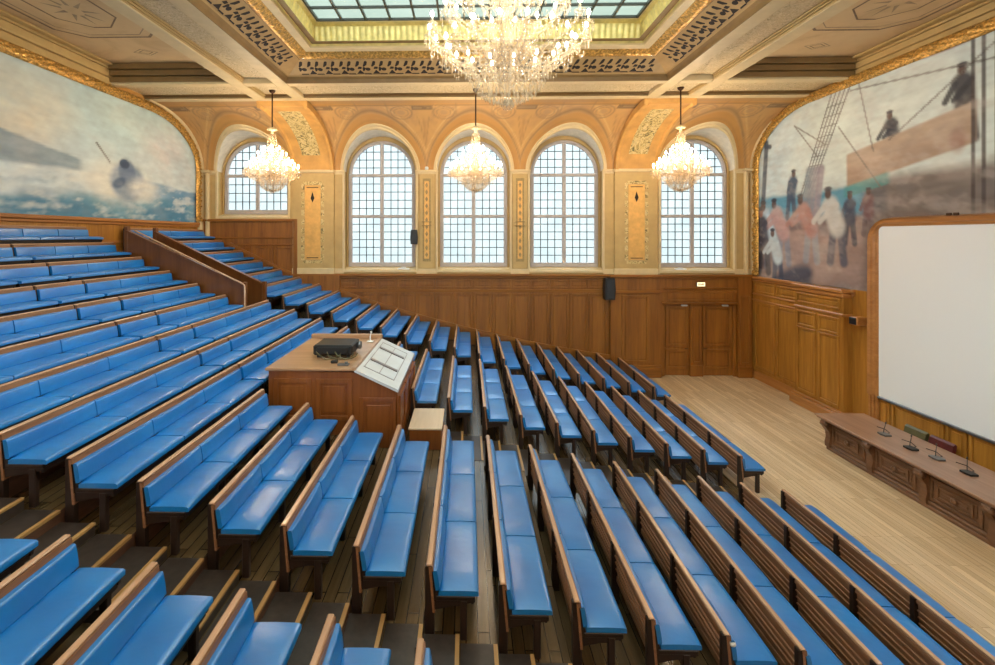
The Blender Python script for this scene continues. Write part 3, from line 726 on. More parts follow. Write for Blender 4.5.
# plaster archivolt outside each frame
mb=MB()
for x,sg,zt,zb in ((XL,1,9.3,5.72),(XR,-1,9.42,3.78)):
    rows=[]
    for i in range(47):
        a=PI/2*i/45 if i<46 else PI/2; cy=14.6 if i<46 else 4.0
        def q(d,hh): return (x+sg*hh,cy+(17.36-14.6+d)*math.cos(a) if i<46 else 4.0,SPR+(zt+.04-SPR+d)*math.sin(a))
        rows.append([q(.13,.0),q(.13,.16),q(.2,.2),q(.3,.2),q(.34,.14),q(.46,.14),q(.5,.2),q(.56,.2),q(.6,.0)])
    mb.grid(rows[:46],0,False)
struct('trim_4',mb,M['cream_white'])

# ------------------------------------------------------------------ ceiling
mb=MB(); CZ=10.05
for sg in (-1,1):
    a,b=sg*6.95,sg*10.45
    mb.box(a,b,YB,YB0+.05,CZ,CZ+.15,0)                       # side panel
    # painted ornaments on it (octagon borders and lozenges)
    xc=sg*8.7
    for (yc,hx,hy) in ((12.2,.34,.22),):
        for (s1,s2,mm) in ((1,.86,1),(.6,.48,2)):
            o=[(xc-hx*s1,yc),(xc,yc-hy*s1),(xc+hx*s1,yc),(xc,yc+hy*s1)]; i=[(xc-hx*s2,yc),(xc,yc-hy*s2),(xc+hx*s2,yc),(xc,yc+hy*s2)]
            for q in range(4):
                r=(q+1)%4; mb.poly([(*o[q],CZ-.004),(*o[r],CZ-.004),(*i[r],CZ-.004),(*i[q],CZ-.004)],mm)
    for yc0,yc1 in ((3.0,11.3),):
        for e,w,mm in ((0,.07,2),(.16,.04,1),(.55,.05,2)):
            hx=1.25-e; c=.5
            o=[(xc-hx+c,yc1-e),(xc+hx-c,yc1-e),(xc+hx,yc1-e-c),(xc+hx,yc0+e),(xc-hx,yc0+e),(xc-hx,yc1-e-c)]
            hx2=hx-w; i=[(xc-hx2+c*.9,yc1-e-w),(xc+hx2-c*.9,yc1-e-w),(xc+hx2,yc1-e-c),(xc+hx2,yc0+e+w),(xc-hx2,yc0+e+w),(xc-hx2,yc1-e-c)]
            for q in range(6):
                r=(q+1)%6; mb.poly([(*o[q],CZ-.004),(*o[r],CZ-.004),(*i[r],CZ-.004),(*i[q],CZ-.004)],mm)
        for q in range(9):   # medallion petals
            a2=2*PI*q/9; mb.poly([(xc+.5*math.cos(a2+t)*f,9.9+.7*math.sin(a2+t)*f,CZ-.005) for t,f in ((0,.35),(.22,1),(.44,.35))],1)
    # stepped fascia: wall side, cross beam side, outer beam side
    for st,(o,z0,z1) in enumerate(((.0,9.50,9.62),(.07,9.62,9.74),(.12,9.74,9.86),(.17,9.86,9.96),(.24,9.96,CZ))):
        pass
struct('ceiling',mb,[M['ceil'],M['stencil'],M['stencil_dark']])
mb=MB()
def stepped(mbb,axis,p,sg,a0,a1,z0,z1,n,outw,m):
    """staircase moulding on a vertical face: n steps widening towards the top by outw"""
    for i in range(n):
        za=z0+(z1-z0)*i/n; zb=z0+(z1-z0)*(i+1)/n; w=outw*(i+1)/n
        if axis=='y': mbb.box(a0,a1,p,p+sg*w,za,zb-.012,m,.012)
        else: mbb.box(p,p+sg*w,a0,a1,za,zb-.012,m,.012)
for sg in (-1,1):
    # wall frieze above the gilded frame
    zf=9.47 if sg<0 else 9.58
    stepped(mb,'x',sg*XR,-sg,YB,YB0,zf,CZ-.14,2,.1,0); stepped(mb,'x',sg*XR,-sg,YB,YB0,CZ-.14,CZ,2,.26,0)
    mb.box(sg*XR,sg*(XR-.06),YB,YV,zf-.13,zf,0)
    stepped(mb,'y',YB0,-1,sg*6.95,sg*10.4,9.56,CZ,3,.22,1)
    stepped(mb,'x',sg*6.95,sg,YB,YB0,9.56,CZ,3,.2,0)
    # long beams
    mb.box(sg*6.58,sg*6.95,YB,YV+.06,ZB,CZ+.1,2,.012); mb.box(sg*5.33,sg*5.7,YB,YV+.06,ZB,CZ+.1,2,.012)
    for xx,dd in ((6.58,-1),(5.7,1)): 
        for y0,y1 in ((YB,YB0-.05),(YB0+.33,YV-.28)): stepped(mb,'x',sg*xx,sg*dd,y0,y1,ZB+.02,9.66,3,.09,0)
    mb.box(sg*5.7,sg*6.58,YB,YV,9.66,9.8,3)
# cross beams
for x0,x1 in ((XL,-6.95),(-6.58,-5.7),(-5.33,5.33),(5.7,6.58),(6.95,XR)):
    mb.box(x0,x1,YB0,YB0+.27,ZB,CZ+.1,2,.02); mb.box(x0,x1,YV-.25,YV+.04,ZB,9.8,2,.012)
    mb.box(x0,x1,YB0+.27,YV-.25,9.62,9.8,3)
    stepped(mb,'y',YV-.25,-1,x0,x1,ZB+.02,9.62,3,.12,1)
for sg in (-1,1):
    for q in range(4): mb.poly([(sg*6.14+.3*math.cos(PI/2*q),14.0+.3*math.sin(PI/2*q),9.655-.001*q) for q in range(4)],4); break
struct('ceiling_beams',mb,[M['cream'],M['brown_mould'],M['cream_white'],M['band'],M['stencil']])

# central coffer and skylight
CX,CY0,CY1=5.33,2.9,YB0
def rectring(i0,z0,i1,z1,m,mbb,steps=None):
    a=[(-CX+i0,CY0+i0),(CX-i0,CY0+i0),(CX-i0,CY1-i0),(-CX+i0,CY1-i0)]; b=[(-CX+i1,CY0+i1),(CX-i1,CY0+i1),(CX-i1,CY1-i1),(-CX+i1,CY1-i1)]
    for q in range(4):
        r=(q+1)%4; mbb.poly([(*a[q],z0),(*a[r],z0),(*b[r],z1),(*b[q],z1)],m)
mb=MB(); mb.box(-CX-.02,CX+.02,YB,CY0,ZB+.02,ZB+.3,0)
rectring(.006,ZB+.004,.03,9.6,0,mb); rectring(.03,9.6,.08,9.66,0,mb); rectring(-.02,ZB+.002,.008,ZB+.004,0,mb)
prof=[(.08,9.66),(.10,9.69),(.24,9.76),(.40,9.84),(.58,9.95)]
for (a,b),(c,d) in zip(prof[:-1],prof[1:]): rectring(a,b,c,d,1,mb)
rectring(.58,9.95,.62,9.96,0,mb); rectring(.84,10.06,.86,10.05,0,mb); rectring(.86,10.05,1.04,10.07,2,mb); rectring(1.04,10.07,1.05,10.16,2,mb)
rectring(1.05,10.16,1.24,10.17,0,mb); rectring(1.09,10.1,1.09,10.62,3,mb); rectring(1.16,10.56,1.14,10.58,3,mb); rectring(1.14,10.58,1.26,10.64,3,mb); rectring(1.26,10.64,1.31,10.66,2,mb)
# fretwork on the cove: flat dark pieces paint the shade of its slots
def cove(side,u,w):
    """u metres along the side measured from its centre, w 0..1 across the cove"""
    i=.09+(.575-.09)*w; 
    zz=float(np.interp(i,[p[0] for p in prof],[p[1] for p in prof]))-.006
    return {'f':(u,CY1-i-.004,zz),'l':(-CX+i+.004,u,zz),'r':(CX-i-.004,u,zz)}[side]
for side,a0,a1,c in (('f',-4.85,4.85,0),('l',3.5,12.6,0),('r',3.5,12.6,0)):
    u=a0; P=.44
    while u+P<=a1+.01:
        rev=side!='r'
        def pl(pts,m=4):
            ca=sum(p[0] for p in pts)/len(pts); cb=sum(p[1] for p in pts)/len(pts)
            mb.poly([cove(side,u+ca+(p[0]-ca)*1.1,cb+(p[1]-cb)*1.12) for p in pts],m)
        for q in (.02,.25):   # two painted slots
            pl([(q+.0,.62),(q+.03,.60),(q+.10,.70),(q+.13,.86),(q+.10,.9),(q+.06,.88)])
        pl([(.14+.065*math.cos(2*PI*i/10),.42+.10*math.sin(2*PI*i/10)) for i in range(10)])
        pl([(.26,.12),(.46,.12),(.36,.36)]); pl([(.0,.30),(.05,.34),(.08,.5),(.03,.56),(.0,.5)])
        pl([(.02,.08),(.22,.08),(.2,.14),(.04,.14)]); pl([(.30,.44),(.40,.44),(.42,.56),(.34,.58)])
        u+=P
struct('ceiling_coffer',mb,[M['brown_mould'],plain('cove stone paint',lin(168,136,88),.6,var=.12,scale=4),M['cream_white'],M['gold_pale'],M['dark']])
# gilded egg band + fluted frieze
mb=MB(); rs=np.random.RandomState(9)
def run(side,a0,a1,step,prof_fn,m):
    rows=[]; u=a0; k=0
    while u<=a1+1e-6:
        r=[]
        for (i,z,j) in prof_fn(k):
            r.append({'f':(u,CY1-i,z),'l':(-CX+i,u,z),'r':(CX-i,u,z)}[side])
        rows.append(r); u+=step; k+=1
    mb.grid(rows,m,True)
def egg(k):
    out=[]
    for q in range(7):
        t=q/6; i=.60+.25*t; z=9.955+.1*t; b=.07*math.sin(PI*t)
        b*=(.55+.45*abs(math.sin(k*.7+q*.4)))+.25*(rs.rand()-.5)
        out.append((i-b*.35,z-b,0))
    return out
def flute(k):
    b=.035*abs(math.sin(k*PI/5)); out=[]
    for q in range(7):
        t=q/6; out.append((1.11+.09*t**2-b*.0+b*(1 if 0<q<6 else .2)*1.0,10.17+.39*t,0))
    return out
for side,a0,a1 in (('f',-4.6,4.6),('l',3.6,12.5),('r',3.6,12.5)): run(side,a0,a1,.05,egg,0)
for side,a0,a1 in (('f',-4.2,4.2),('l',4.1,12.0),('r',4.1,12.0)): run(side,a0,a1,.03,flute,1)
struct('trim_5',mb,[M['gold'],M['gold_pale']])
sky=bpy.data.objects.new('window_6',None); COL.objects.link(sky); sky['kind']='structure'; sky.location=(0,(CY0+CY1)/2,10.66)
YSK=(CY0+CY1)/2
mb=MB(); x0,x1,y0,y1=-CX+1.31,CX-1.31,CY0+1.31,CY1-1.31
mb.poly([(x0,y0-YSK,.02),(x1,y0-YSK,.02),(x1,y1-YSK,.02),(x0,y1-YSK,.02)]); mb.build('glass_pane',M['skypane'],sky)
mb=MB(); nx=13; nyy=12
for i in range(nx+1):
    x=x0+(x1-x0)*i/nx; mb.box(x-.022,x+.022,y0-YSK,y1-YSK,-.02,.06)
for j in range(nyy+1):
    y=y0+(y1-y0)*j/nyy-YSK; mb.box(x0,x1,y-.018,y+.018,-.015,.05)
mb.build('skylight_bars',plain('skylight bars',lin(48,44,34),.5),sky)

# ------------------------------------------------------------------ stairs with balustrades (upper left)
def balu(y,x0,z0,x1,z1,hh,label,hand):
    t=thing('balustrade',label,'balustrade',(x1,y,z1-hh))
    ox,oy,oz=x1,y,z1-hh
    m=MB(); m.prism([(x0-ox,z0-hh-oz),(x0-ox,z0-oz-.04),(0,z1-oz-.04),(0,-.0)],'y',-.04,.04); m.build('panel',M['dark_oak'],t)
    m=MB(); m.prism([(x0-ox,z0-oz-.05),(x0-ox,z0-oz),(0,z1-oz),(0,z1-oz-.05)],'y',-.07,.07); m.build('cap_rail',M['dark_oak'],t)
    m=MB(); m.box(-.05,.05,-.06,.06,-.35,z1-oz+.06,0,.01); m.build('newel_post',M['dark_oak'],t)
    m=MB(); m.box(x0-ox-.05,x0-ox+.05,-.06,.06,z0-oz-hh,z0-oz+.1,0,.01); m.build('newel_post',M['dark_oak'],t)
    if hand:
        m=MB(); m.tube([(x0-ox+.3,-.13,z0-oz-.02),(.02,-.13,z1-oz+.02),(.06,-.13,z1-oz-.03),(.06,-.13,-.3)],.022,8); m.build('handrail',M['rail'],t)
balu(12.2,-9.2,5.36,-6.06,3.93,.85,'dark oak stair balustrade with pale handrail, nearer of the two upper-left stair sides',True)
balu(13.33,-9.2,5.34,-6.03,3.84,.85,'dark oak stair balustrade on the window side of the upper-left stairs',False)

# ------------------------------------------------------------------ control desk in the middle of the seating
LX0,LX1,LXM,LY0,LY1=-3.72,-1.44,-2.18,8.1,10.55; LZ=1.1
t=thing('control_desk','wooden control desk with sloping grey top amid the benches','desk',(LX0,LY0,LZ))
def P(x,z): return (x-LX0,z-LZ)
m=MB(); m.prism([P(LX0+.03,LZ+.3),P(LX1-.02,LZ+.0),P(LX1-.02,2.5),P(LXM,2.83),P(LX0+.03,2.86)],'y',0.02,LY1-LY0-.02)
for a,b in ((.12,.78),(.86,1.5)): panel_y(m,a,b,.9,1.62,.02,st=.08,d=.025)
panel_y(m,1.62,2.28,.1,1.3,.02,st=.08,d=.02)
m.build('body',M['lectern'],t)
m=MB(); m.box(-.02,LXM-LX0,-.03,LY1-LY0+.02,2.86-LZ,2.91-LZ,0,.012); m.build('top_board',M['lectern_top'],t)
m=MB(); m.box(0.0,LXM-LX0+.05,LY1-LY0-.1,LY1-LY0+.0,2.91-LZ,3.0-LZ,0,.01); m.build('back_ledge',M['lectern_top'],t)
m=MB(); dx=LX1-LXM; dz=2.56-2.9
def sl(u,y,h): return (LXM-LX0+dx*u, y, 2.9-LZ+dz*u+h)
DL=LY1-LY0
for (u0,u1,ya,yb,h,mm) in ((0,1.03,-.03,DL+.03,.0,0),):
    A=[sl(u0,ya,h-.05),sl(u1,ya,h-.05),sl(u1,yb,h-.05),sl(u0,yb,h-.05)]; B=[sl(u0,ya,h),sl(u1,ya,h),sl(u1,yb,h),sl(u0,yb,h)]
    m.poly(B); m.poly(A[::-1])
    for q in range(4): m.poly([A[q],A[(q+1)%4],B[(q+1)%4],B[q]])
def slab(u0,u1,ya,yb,h0,h1,mm):
    A=[sl(u0,ya,h0),sl(u1,ya,h0),sl(u1,yb,h0),sl(u0,yb,h0)]; B=[sl(u0,ya,h1),sl(u1,ya,h1),sl(u1,yb,h1),sl(u0,yb,h1)]
    m.poly(B,mm)
    for q in range(4): m.poly([A[q],A[(q+1)%4],B[(q+1)%4],B[q]],mm)
# bars crossing the slope, and seams
slab(.16,.84,.78,.86,0,.025,1); slab(.16,.84,1.72,1.8,0,.025,1); slab(.12,.86,.3,.33,0,.004,1); slab(.12,.86,2.2,2.23,0,.004,1)
for u in (.14,.5,.86): slab(u-.008,u+.008,.3,2.2,0,.003,1)
m.build('sloping_top',[M['desk'],M['desk_line']],t)
m=MB(); m.box(LXM-LX0-.05,LXM-LX0+.03,-.04,DL+.03,2.87-LZ,2.93-LZ,0,.01); m.build('edge_trim',M['lectern_top'],t)
m=MB(); m.box(dx+LXM-LX0-.03,dx+LXM-LX0+.01,.0,DL,.1,2.5-LZ,0,.01); 
for i in range(3): panel_x(m,.1+i*.78,.82+i*.78,.2,1.3,dx+LXM-LX0+.005,1,0,.07)
m.build('end_panel',M['lectern'],t)
# projector on it
pr=thing('projector','black box projector with loose cables on the control desk','projector',(-2.75,8.75,2.911))
m=MB(); m.box(-.37,.37,0,.62,.05,.24,0,.025); m.box(-.3,.3,-.015,.02,.08,.2,0,.01)
for q in (-.28,.28):
    for w in (.08,.54): m.box(q-.03,q+.03,w-.03,w+.03,0,.06)
m.build('housing',M['black'],pr)
m=MB(); m.lathe([(.0,.0),(.07,.0),(.08,.03),(.07,.07),(.0,.06)],(0,0,0),14); 
m.v=[(z+.37,x+.45,y+.15) for x,y,z in m.v]; m.build('lens',M['grey_metal'],pr)
m=MB()
for q,(r1,r2) in enumerate(((.1,.2),(.25,.12),(-.1,.16))): m.tube([(r1-.2,-.02,.12),(r1-.15,-.08,.06+.02*q),(r1,-.12,.012),(r1+r2,-.06,.012),(r1+r2+.08,-.04,.05),(r1+r2+.1,-.01,.1)],.011,6)
m.build('cables',M['olive_leather'],pr)
m=MB(); m.box(-.06,.06,-.04,.04,0,.05,0,.012); o=m.build('cable_plug',M['black'],None,(-2.62,8.42,2.911)); tag(o,'small black plug block in front of the projector','plug')
m=MB(); m.box(-.1,.1,-.05,.05,0,.03,0,.008); m.lathe([(.0,.03),(.03,.03),(.03,.06),(0,.06)],(.05,0,0),10); o=m.build('control_unit',M['grey_metal'],None,(-2.42,8.28,2.911)); tag(o,'small grey control unit at the near edge of the desk','control')
m=MB(); m.tube([(0,0,0),(0,0,.12),(.02,.0,.2)],.012,6); m.box(-.07,.07,-.06,.06,0,.025,0,.008); m.gem(.02,0,.22,.03,.07); o=m.build('desk_microphone',M['white'],None,(-2.32,10.1,2.914)); tag(o,'small pale microphone at the back corner of the control desk','microphone')
# box step beside it
t=thing('box_step','pale-topped wooden box step beside the control desk','step',(-1.0,8.46,row(9)[1]))
m=MB(); m.box(-.27,.3,0,.95,0,.36); m.build('body',M['lectern'],t)
m=MB(); m.box(-.29,.32,-.02,.97,.36,.40,0,.01); m.build('top_board',wood('pale ply',lin(206,180,150),lin(226,204,176),'y',.4),t)

# ------------------------------------------------------------------ stage furniture
TY0,TY1=4.2,11.9
t=thing('lecture_table','long carved walnut lecture table along the stage','table',(8.4,TY0,0))
L=TY1-TY0
m=MB(); m.box(0,1.22,0,L,.76,.8,0,.012); m.box(.03,1.19,.03,L-.03,.72,.76,0,.012); m.build('tabletop',M['tabletop'],t)
m=MB(); m.box(.22,.95,.28,L-.28,.06,.72); m.box(.14,1.0,.2,L-.2,0,.08,0,.015); m.box(.16,1.0,.22,L-.22,.08,.15,0,.02); m.box(.17,1,.24,L-.24,.64,.72,0,.02); m.build('base',M['table'],t)
bays=6; bw=(L-.5)/bays
for i in range(bays):
    m=MB(); y0=.3+i*bw; panel_x(m,y0+.16,y0+bw-.12,.18,.62,.22,-1,0,.05,.03); panel_x(m,y0+.3,y0+bw-.26,.28,.52,.2,-1,0,.04,.025)
    m.lathe([(0,0),(.06,0),(.06,.02),(.03,.035),(0,.035)],(0,0,0),10); 
    nv=10*5; m.v[-nv:]=[(.17-z,y0+bw*.5+x,.4+y) for x,y,z in m.v[-nv:]]
    m.build('carved_panel',M['table'],t)
for i in range(bays+1):
    y=.25+i*bw
    m=MB(); m.prism([(.22,.08),(.13,.08),(.12,.18),(.15,.3),(.13,.45),(.04,.58),(.02,.68),(.05,.72),(.22,.72)],'y',y-.07,y+.07)
    m.lathe([(0,-.09),(.06,-.08),(.06,.08),(0,.09)],(0,0,0),10); nv=40; m.v[-nv:]=[(.07+x,y+z,.63+yy) for x,yy,z in m.v[-nv:]]
    m.build('bracket',M['table'],t)
mics=[((884.5,435),'left end of the table by the green chair'),((911,449),'lecture table, second from the far end'),((937,459),'lecture table, third from the far end'),((969,474),'lecture table, fourth from the far end')]
def atZ(px,py,z):
    d=FPX*(CAMZ-z)/(py-PPY); a=math.atan((px-PPX)/FPX); R=d/math.cos(a); b=a-YAW
    return CAMX+R*math.sin(b),R*math.cos(b)
for i,(p,lab) in enumerate(mics):
    x,y=atZ(*p,.8)
    t=thing('gooseneck_microphone',('grey-based' if i%2==0 else 'black-based')+' gooseneck microphone '+['nearest the far end of the lecture table','second from the far end of the lecture table','third from the far end of the lecture table','fourth from the far end, next to the photo edge'][i],'microphone',(x,y,.8),'microphones on the lecture table')
    m=MB(); m.prism([(-.07,-.1),(.07,-.1),(.09,.0),(.07,.1),(-.07,.1),(-.09,0)],'z',0,.035); m.build('base',M['grey_metal' if i%2==0 else 'black'],t)
    m=MB(); m.tube([(.02,.05,.03),(.10,.13,.07),(.22,.24,.10),(.34,.36,.115)],.007,6); m.build('neck',M['black'],t)
    m=MB(); m.tube([(.34,.36,.115),(.39,.41,.12)],.014,8); m.build('capsule',M['black'],t)
    m=MB(); m.tube([(.05,.05,.006),(.2,.1,.006),(.28,.3,.006),(.22,.45,.006)],.006,5); m.build('cable',M['black'],t)
chairs=[((905,426),'olive_leather','dark olive','farthest along'),((918,436),'maroon','maroon','beside the olive one'),((975,460),'maroon','maroon','nearest the right photo edge')]
chy=[11.15,10.55,8.95]
for i,(p,mt,cn,where) in enumerate(chairs):
    t=thing('chair',['dark olive low-backed chair behind the far end of the lecture table','maroon leather chair tucked behind the lecture table, next to the olive chair','maroon leather chair behind the lecture table nearest the right edge'][i],'chair',(9.92,chy[i],0),'chairs behind the lecture table')
    w=.26
    m=MB(); m.box(-.22,.22,-w,w,.42,.5,0,.03); m.build('seat',M[mt],t)
    m=MB(); m.prism([(.2,.5),(.27,.5),(.32,.70),(.29,.74),(.24,.70)],'y',-w,w); m.build('backrest',M[mt],t)
    for sx in (-.2,.2):
        for sy in (-w+.03,w-.03):
            m=MB(); m.box(sx-.02,sx+.02,sy-.02,sy+.02,0,.42,0,.005); m.build('leg',M['bench_dark'],t)
# projection screen in its arched oak frame
t=thing('projection_screen','large white projection screen in an arched oak frame','screen',(XR-.12,12.6,0))
SY0,SY1,SZ0,SZ1=6.0,12.22,1.13,5.44
def rr(e,n=10,r=.42):
    """outline of the arched screen shape grown by e: open path from bottom far side, over the top, to bottom near side"""
    pts=[(SY1+e,SZ0-.0)]
    for i in range(n+1):
        a=PI/2*i/n; pts.append((SY1+e-(r+e)+(r+e)*math.cos(a),SZ1+e-(r+e)+(r+e)*math.sin(a)))
    for i in range(n+1):
        a=PI/2+PI/2*i/n; pts.append((SY0-e+(r+e)+(r+e)*math.cos(a),SZ1+e-(r+e)+(r+e)*math.sin(a)))
    pts.append((SY0-e,SZ0)); return pts
m=MB(); m.prism([(y-12.6,z) for y,z in rr(0.01,r=.12)],'x',-.03,.0); m.build('screen_surface',M['screen'],t)
m=MB(); rows=[]
lays=[rr(.0,r=.12),rr(.015,r=.14),rr(.06,r=.24),rr(.09,r=.28),rr(.15,r=.36),rr(.19,r=.38),rr(.22,r=.4)]
hs=[-.03,-.06,-.07,-.11,-.12,-.16,.0]
np_=len(lays[0])
for i in range(np_): rows.append([(h,l[i][0]-12.6,l[i][1]) for l,h in zip(lays,hs)])
m.grid(rows,0,False)
for e0,e1 in ((0,.08),(.08,.15),(.15,.22)):   # legs to the floor
    m.box(-.06-.09*(e0/.24),0,SY1+e0-12.6,SY1+e1-12.6,0,SZ0+.002,0,.008)
m.build('oak_frame',M['oak_y'],t)
m=MB(); m.box(-.08,.0,SY0-12.6,SY1-12.6,SZ0-.06,SZ0,0,.01); m.build('bottom_bar',M['grey_metal'],t)
m=MB()
for i,y in enumerate((10.4,10.25)): m.box(-.13,-.08,y-12.6-.05,y-12.6+.05,SZ1+.2,SZ1+.26,0,.01)
m.build('latch',M['rod'],t)

# ------------------------------------------------------------------ wall fittings
def speaker(loc,label,s=1,rz=0,name='wall_speaker'):
    t=thing(name,label,'speaker',loc,None,rz)
    m=MB(); m.prism([(-.14*s,-.3*s),(.14*s,-.3*s),(.16*s,.0),(.13*s,.33*s),(-.13*s,.33*s),(-.16*s,.0)],'y',-.26*s,-.03*s); m.build('cabinet',M['black'],t)
    m=MB(); m.box(-.11*s,.11*s,-.272*s,-.255*s,-.26*s,.28*s,0,.006); m.build('grille',M['speaker_grille'],t)
    m=MB(); m.box(-.04,.04,-.04*s,.0,-.05,.05); m.build('wall_bracket',M['black'],t)
speaker((4.98,YW-.05,3.25),'black loudspeaker hung on the oak wainscot left of the pier',1.25)
speaker((-2.2,YW-.03,5.15),'small black loudspeaker on the frame of the left middle window',.85)
t=thing('wall_speaker','small black speaker with a wooden top on the screen frame','speaker',(10.1,12.75,2.85))
m=MB(); m.box(-.06,.26,-.12,.14,-.02,.2,0,.02); m.build('cabinet',M['oak_y'],t)
m=MB(); m.box(-.08,-.05,-.1,.12,0,.18,0,.01); m.build('grille',M['black'],t)
ex=thing('exit_sign','small lit exit sign on the lintel over the double doors','sign',(8.38,YW-.05,3.42))
m=MB(); m.box(-.15,.15,-.05,.03,-.08,.08,0,.008); m.build('housing',M['grey_metal'],ex)
m=MB(); m.box(-.14,.14,-.056,-.049,-.07,.07); m.build('lit_face',M['exit_glow'],ex)
m=MB()
for i,x in enumerate((-.09,-.045,0,.045,.09)): m.box(x-.014,x+.014,-.06,-.055,-.04,.04 if i!=2 else .02)
m.build('lettering',plain('sign lettering',lin(120,74,30),.5),ex)
for i,(x,lab) in enumerate(((-1.74,'tiny white spotlight on the ledge left of the centre window'),)):
    t=thing('spotlight',lab,'light',(x,YW-.07,SPR+.03)); m=MB(); m.lathe([(0,0),(.06,0),(.07,.06),(.05,.11),(0,.12)],(0,0,0),12); m.build('lamp_body',M['white'],t)
m=MB(); m.box(-.22,.22,-.08,.08,0,.06,0,.015); m.box(-.1,.1,-.05,.05,.06,.1,0,.015); o=m.build('window_opener',M['white'],None,(-2.62,YW+.08,3.93)); tag(o,'small white fitting on the sill of the left middle window','fitting')
m=MB(); m.box(-.2,.2,-.08,.08,0,.06,0,.015); m.box(-.08,.1,-.05,.05,.06,.09,0,.015); o=m.build('window_opener',M['white'],None,(7.7,YW+.08,3.93)); tag(o,'small white fitting on the sill of the right window','fitting')

# ------------------------------------------------------------------ chandeliers
def arm_mesh(r,drop,rise):
    m=MB(); pts=[]
    for i in range(13):
        t=i/12; pts.append((.06+(r-.06)*t,0,-drop*math.sin(PI*t*.95)+rise*t*t))
    m.tube(pts,.018,6)
    # bobeche
    m.lathe([(0,0),(.03,.0),(.085,.03),(.09,.04),(.03,.02),(.022,.06),(.02,.15),(0,.15)],(r,0,rise),10)
    # drops round the bobeche and along the arm
    for k in range(8):
        a=2*PI*k/8; m.gem(r+.08*math.cos(a),.08*math.sin(a),rise-.05,.014,.12); m.gem(r+.085*math.cos(a),.085*math.sin(a),rise+.005,.014,.03)
    for k in range(2,10,2): 
        p=pts[k]; m.gem(p[0],0,p[2]-.07,.018,.13)
    return m.mesh('arm',M['crystal'])
def bulb_mesh(s,mt='bulb'):
    m=MB(); m.lathe([(.001,0),(.014*s,.01),(.02*s,.04),(.012*s,.075),(.001,.1)],(0,0,0),8); return m.mesh('candle_bulb',M[mt])
def chandelier(loc,ztop,label,tiers,R,column,bs,group,name='chandelier'):
    t=thing(name,label,'chandelier',loc,group)
    m=MB(); H=ztop-loc[2]
    m.tube([(0,0,column+.12),(0,0,H-.04)],.022,8); m.lathe([(.0,0),(.1,0),(.08,-.05),(.02,-.1),(0,-.1)],(0,0,H),14)
    m.build('hanging_rod',M['rod'],t)
    m=MB(); m.lathe([(.0,column+.2),(.05,column+.2),(.13,column+.16),(.15,column+.12),(.05,column+.08),(.04,column)],n=14); m.build('canopy_cup',M['cream_white'],t)
    m=MB(); m.lathe([(0,-.45*R),(.05*R,-.42*R),(.03*R,-.36*R),(.12*R,-.28*R),(.18*R,-.15*R),(.1*R,-.05*R),(.2*R,.0),(.22*R,.08*R),(.08*R,.16*R),(.05,.4*R),(.07,.5*column),(.04,.8*column),(.04,column+.05)],n=14)
    m.build('glass_stem',M['crystal'],t)
    # curtain of strands under the canopy
    m=MB(); rs=random.Random(3)
    ns=16
    for k in range(ns):
        a=2*PI*k/ns
        for q in range(12):
            f=q/11; rr_=.10+.07*R*f**.7; z=column-.02-(column*.52)*f
            m.gem(rr_*math.cos(a),rr_*math.sin(a),z,.010+.004*R,.04+.03*R)
    o=m.build('crystal_crown',M['crystal'],t); o['kind']='stuff'
    # swags and lower basket
    m=MB()
    for (r,z,n,rise,drop) in tiers:
        for k in range(n):
            a0=2*PI*k/n; a1=2*PI*(k+1)/n
            for q in range(7):
                f=q/6; a=a0+(a1-a0)*f; sag=.16*R*math.sin(PI*f); m.gem(r*math.cos(a),r*math.sin(a),z+rise-sag-.02,.016,.06+.03*R)
            for q in range(9):     # strands rising to the stem
                f=q/8; rad=r*(1-f)+.09*R*f; m.gem(rad*math.cos(a0),rad*math.sin(a0),z+rise+(.35*R)*f-.22*R*math.sin(PI*f),.014,.05+.02*R)
    nb=16
    for k in range(nb):
        a=2*PI*k/nb
        for q in range(12):
            f=q/11; rad=.46*R*math.cos(f*PI/2)+.05*R; z=-.06*R-.44*R*math.sin(f*PI/2); m.gem(rad*math.cos(a),rad*math.sin(a),z,.016+.006*R,.06+.03*R)
    for rad,z,n in ((.48*R,-.08*R,26),(.38*R,-.24*R,20),(.24*R,-.4*R,14)):
        for k in range(n): a=2*PI*k/n; m.gem(rad*math.cos(a),rad*math.sin(a),z,.018+.006*R,.14+.05*R)
    m.lathe([(.001,-.62*R),(.06*R,-.6*R),(.09*R,-.55*R),(.06*R,-.49*R),(.02,-.46*R)],n=14)
    o=m.build('crystal_drops',M['crystal'],t); o['kind']='stuff'
    m=MB(); m.lathe([(.001,.10*R),(.26*R,.12*R),(.3*R,.18*R),(.28*R,.2*R),(.2*R,.16*R),(.02,.14*R)],n=24); 
    for k in range(40): a=2*PI*k/40; m.gem(.29*R*math.cos(a),.29*R*math.sin(a),.12*R,.014,.12*R)
    m.build('glass_dish',M['crystal'],t)
    bm_=bulb_mesh(bs,'bulb_big' if R>1 else 'bulb')
    for (r,z,n,rise,drop) in tiers:
        am=arm_mesh(r,drop,rise)
        for k in range(n):
            a=2*PI*(k+.5*(n%4==0))/n
            o=link('arm',am,t,(0,0,z)); o.rotation_euler=(0,0,a)
            b=link('candle_bulb',bm_,o,(r,0,rise+.15))
    return t
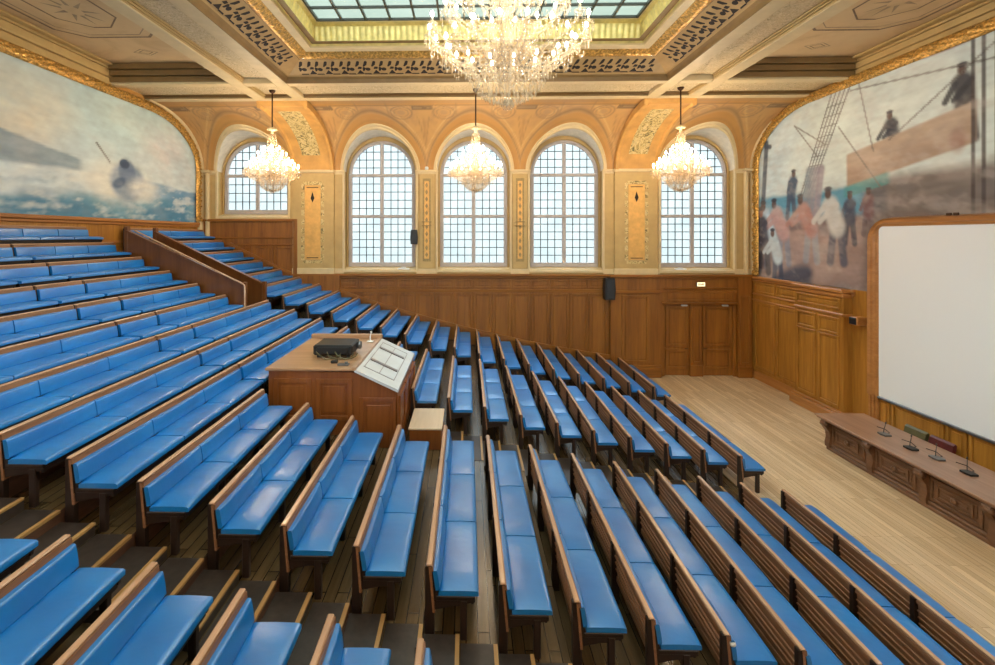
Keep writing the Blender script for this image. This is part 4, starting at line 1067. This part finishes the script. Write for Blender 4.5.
small=[(.76,.04,16,.12,.2),(.58,.2,12,.12,.16),(.4,.42,8,.12,.1),(.22,.62,5,.08,.05)]
for x,lab in ((-6.15,'left of the three small lit crystal chandeliers, before the short window'),(.03,'middle of the three small lit crystal chandeliers, before the centre window'),(6.13,'right of the three small lit crystal chandeliers, before the right window')):
    chandelier((x,14.15,6.98),9.62,lab,small,.8,1.32,1.2,'small crystal chandeliers by the windows')
big=[(1.33,.27,18,.15,.24),(1.06,.02,16,.15,.24),(.98,.76,14,.2,.24),(.62,1.16,10,.17,.2)]
chandelier((.46,8.0,8.16),10.6,'huge lit crystal chandelier hanging below the skylight',big,1.35,2.1,1.5,None)

# ------------------------------------------------------------------ light
w=bpy.data.worlds.new('overcast daylight'); S.world=w; w.use_nodes=True
nt=w.node_tree; bg=nt.nodes['Background']
tc=nt.nodes.new('ShaderNodeTexCoord'); sp=nt.nodes.new('ShaderNodeSeparateXYZ'); rp=nt.nodes.new('ShaderNodeValToRGB')
nt.links.new(tc.outputs['Generated'],sp.inputs[0]); nt.links.new(sp.outputs['Z'],rp.inputs['Fac']); nt.links.new(rp.outputs['Color'],bg.inputs['Color'])
e=rp.color_ramp.elements; e[0].position=0.0; e[0].color=(.078,.087,.087,1); e[1].position=1.0; e[1].color=(.24,.27,.29,1)
for p,c in ((.45,(.093,.107,.110,1)),(.66,(.74,.89,1,1)),(.84,(.28,.325,.36,1))):
    x=e.new(p); x.color=c
bg.inputs['Strength'].default_value=21

cam=bpy.data.cameras.new('camera'); co=bpy.data.objects.new('camera',cam); COL.objects.link(co); S.camera=co
cam.sensor_width=36; cam.sensor_fit='HORIZONTAL'; cam.lens=FPX/995*36
cam.shift_x=(497.5-PPX)/995; cam.shift_y=-(332.5-PPY)/995
co.location=(CAMX,0,CAMZ); co.rotation_euler=(PI/2,0,YAW); cam.clip_start=.05; cam.clip_end=200
S.view_settings.view_transform='Standard'; S.view_settings.look='None'; S.view_settings.gamma=1; S.view_settings.use_curve_mapping=False
S.view_settings.exposure=1.3
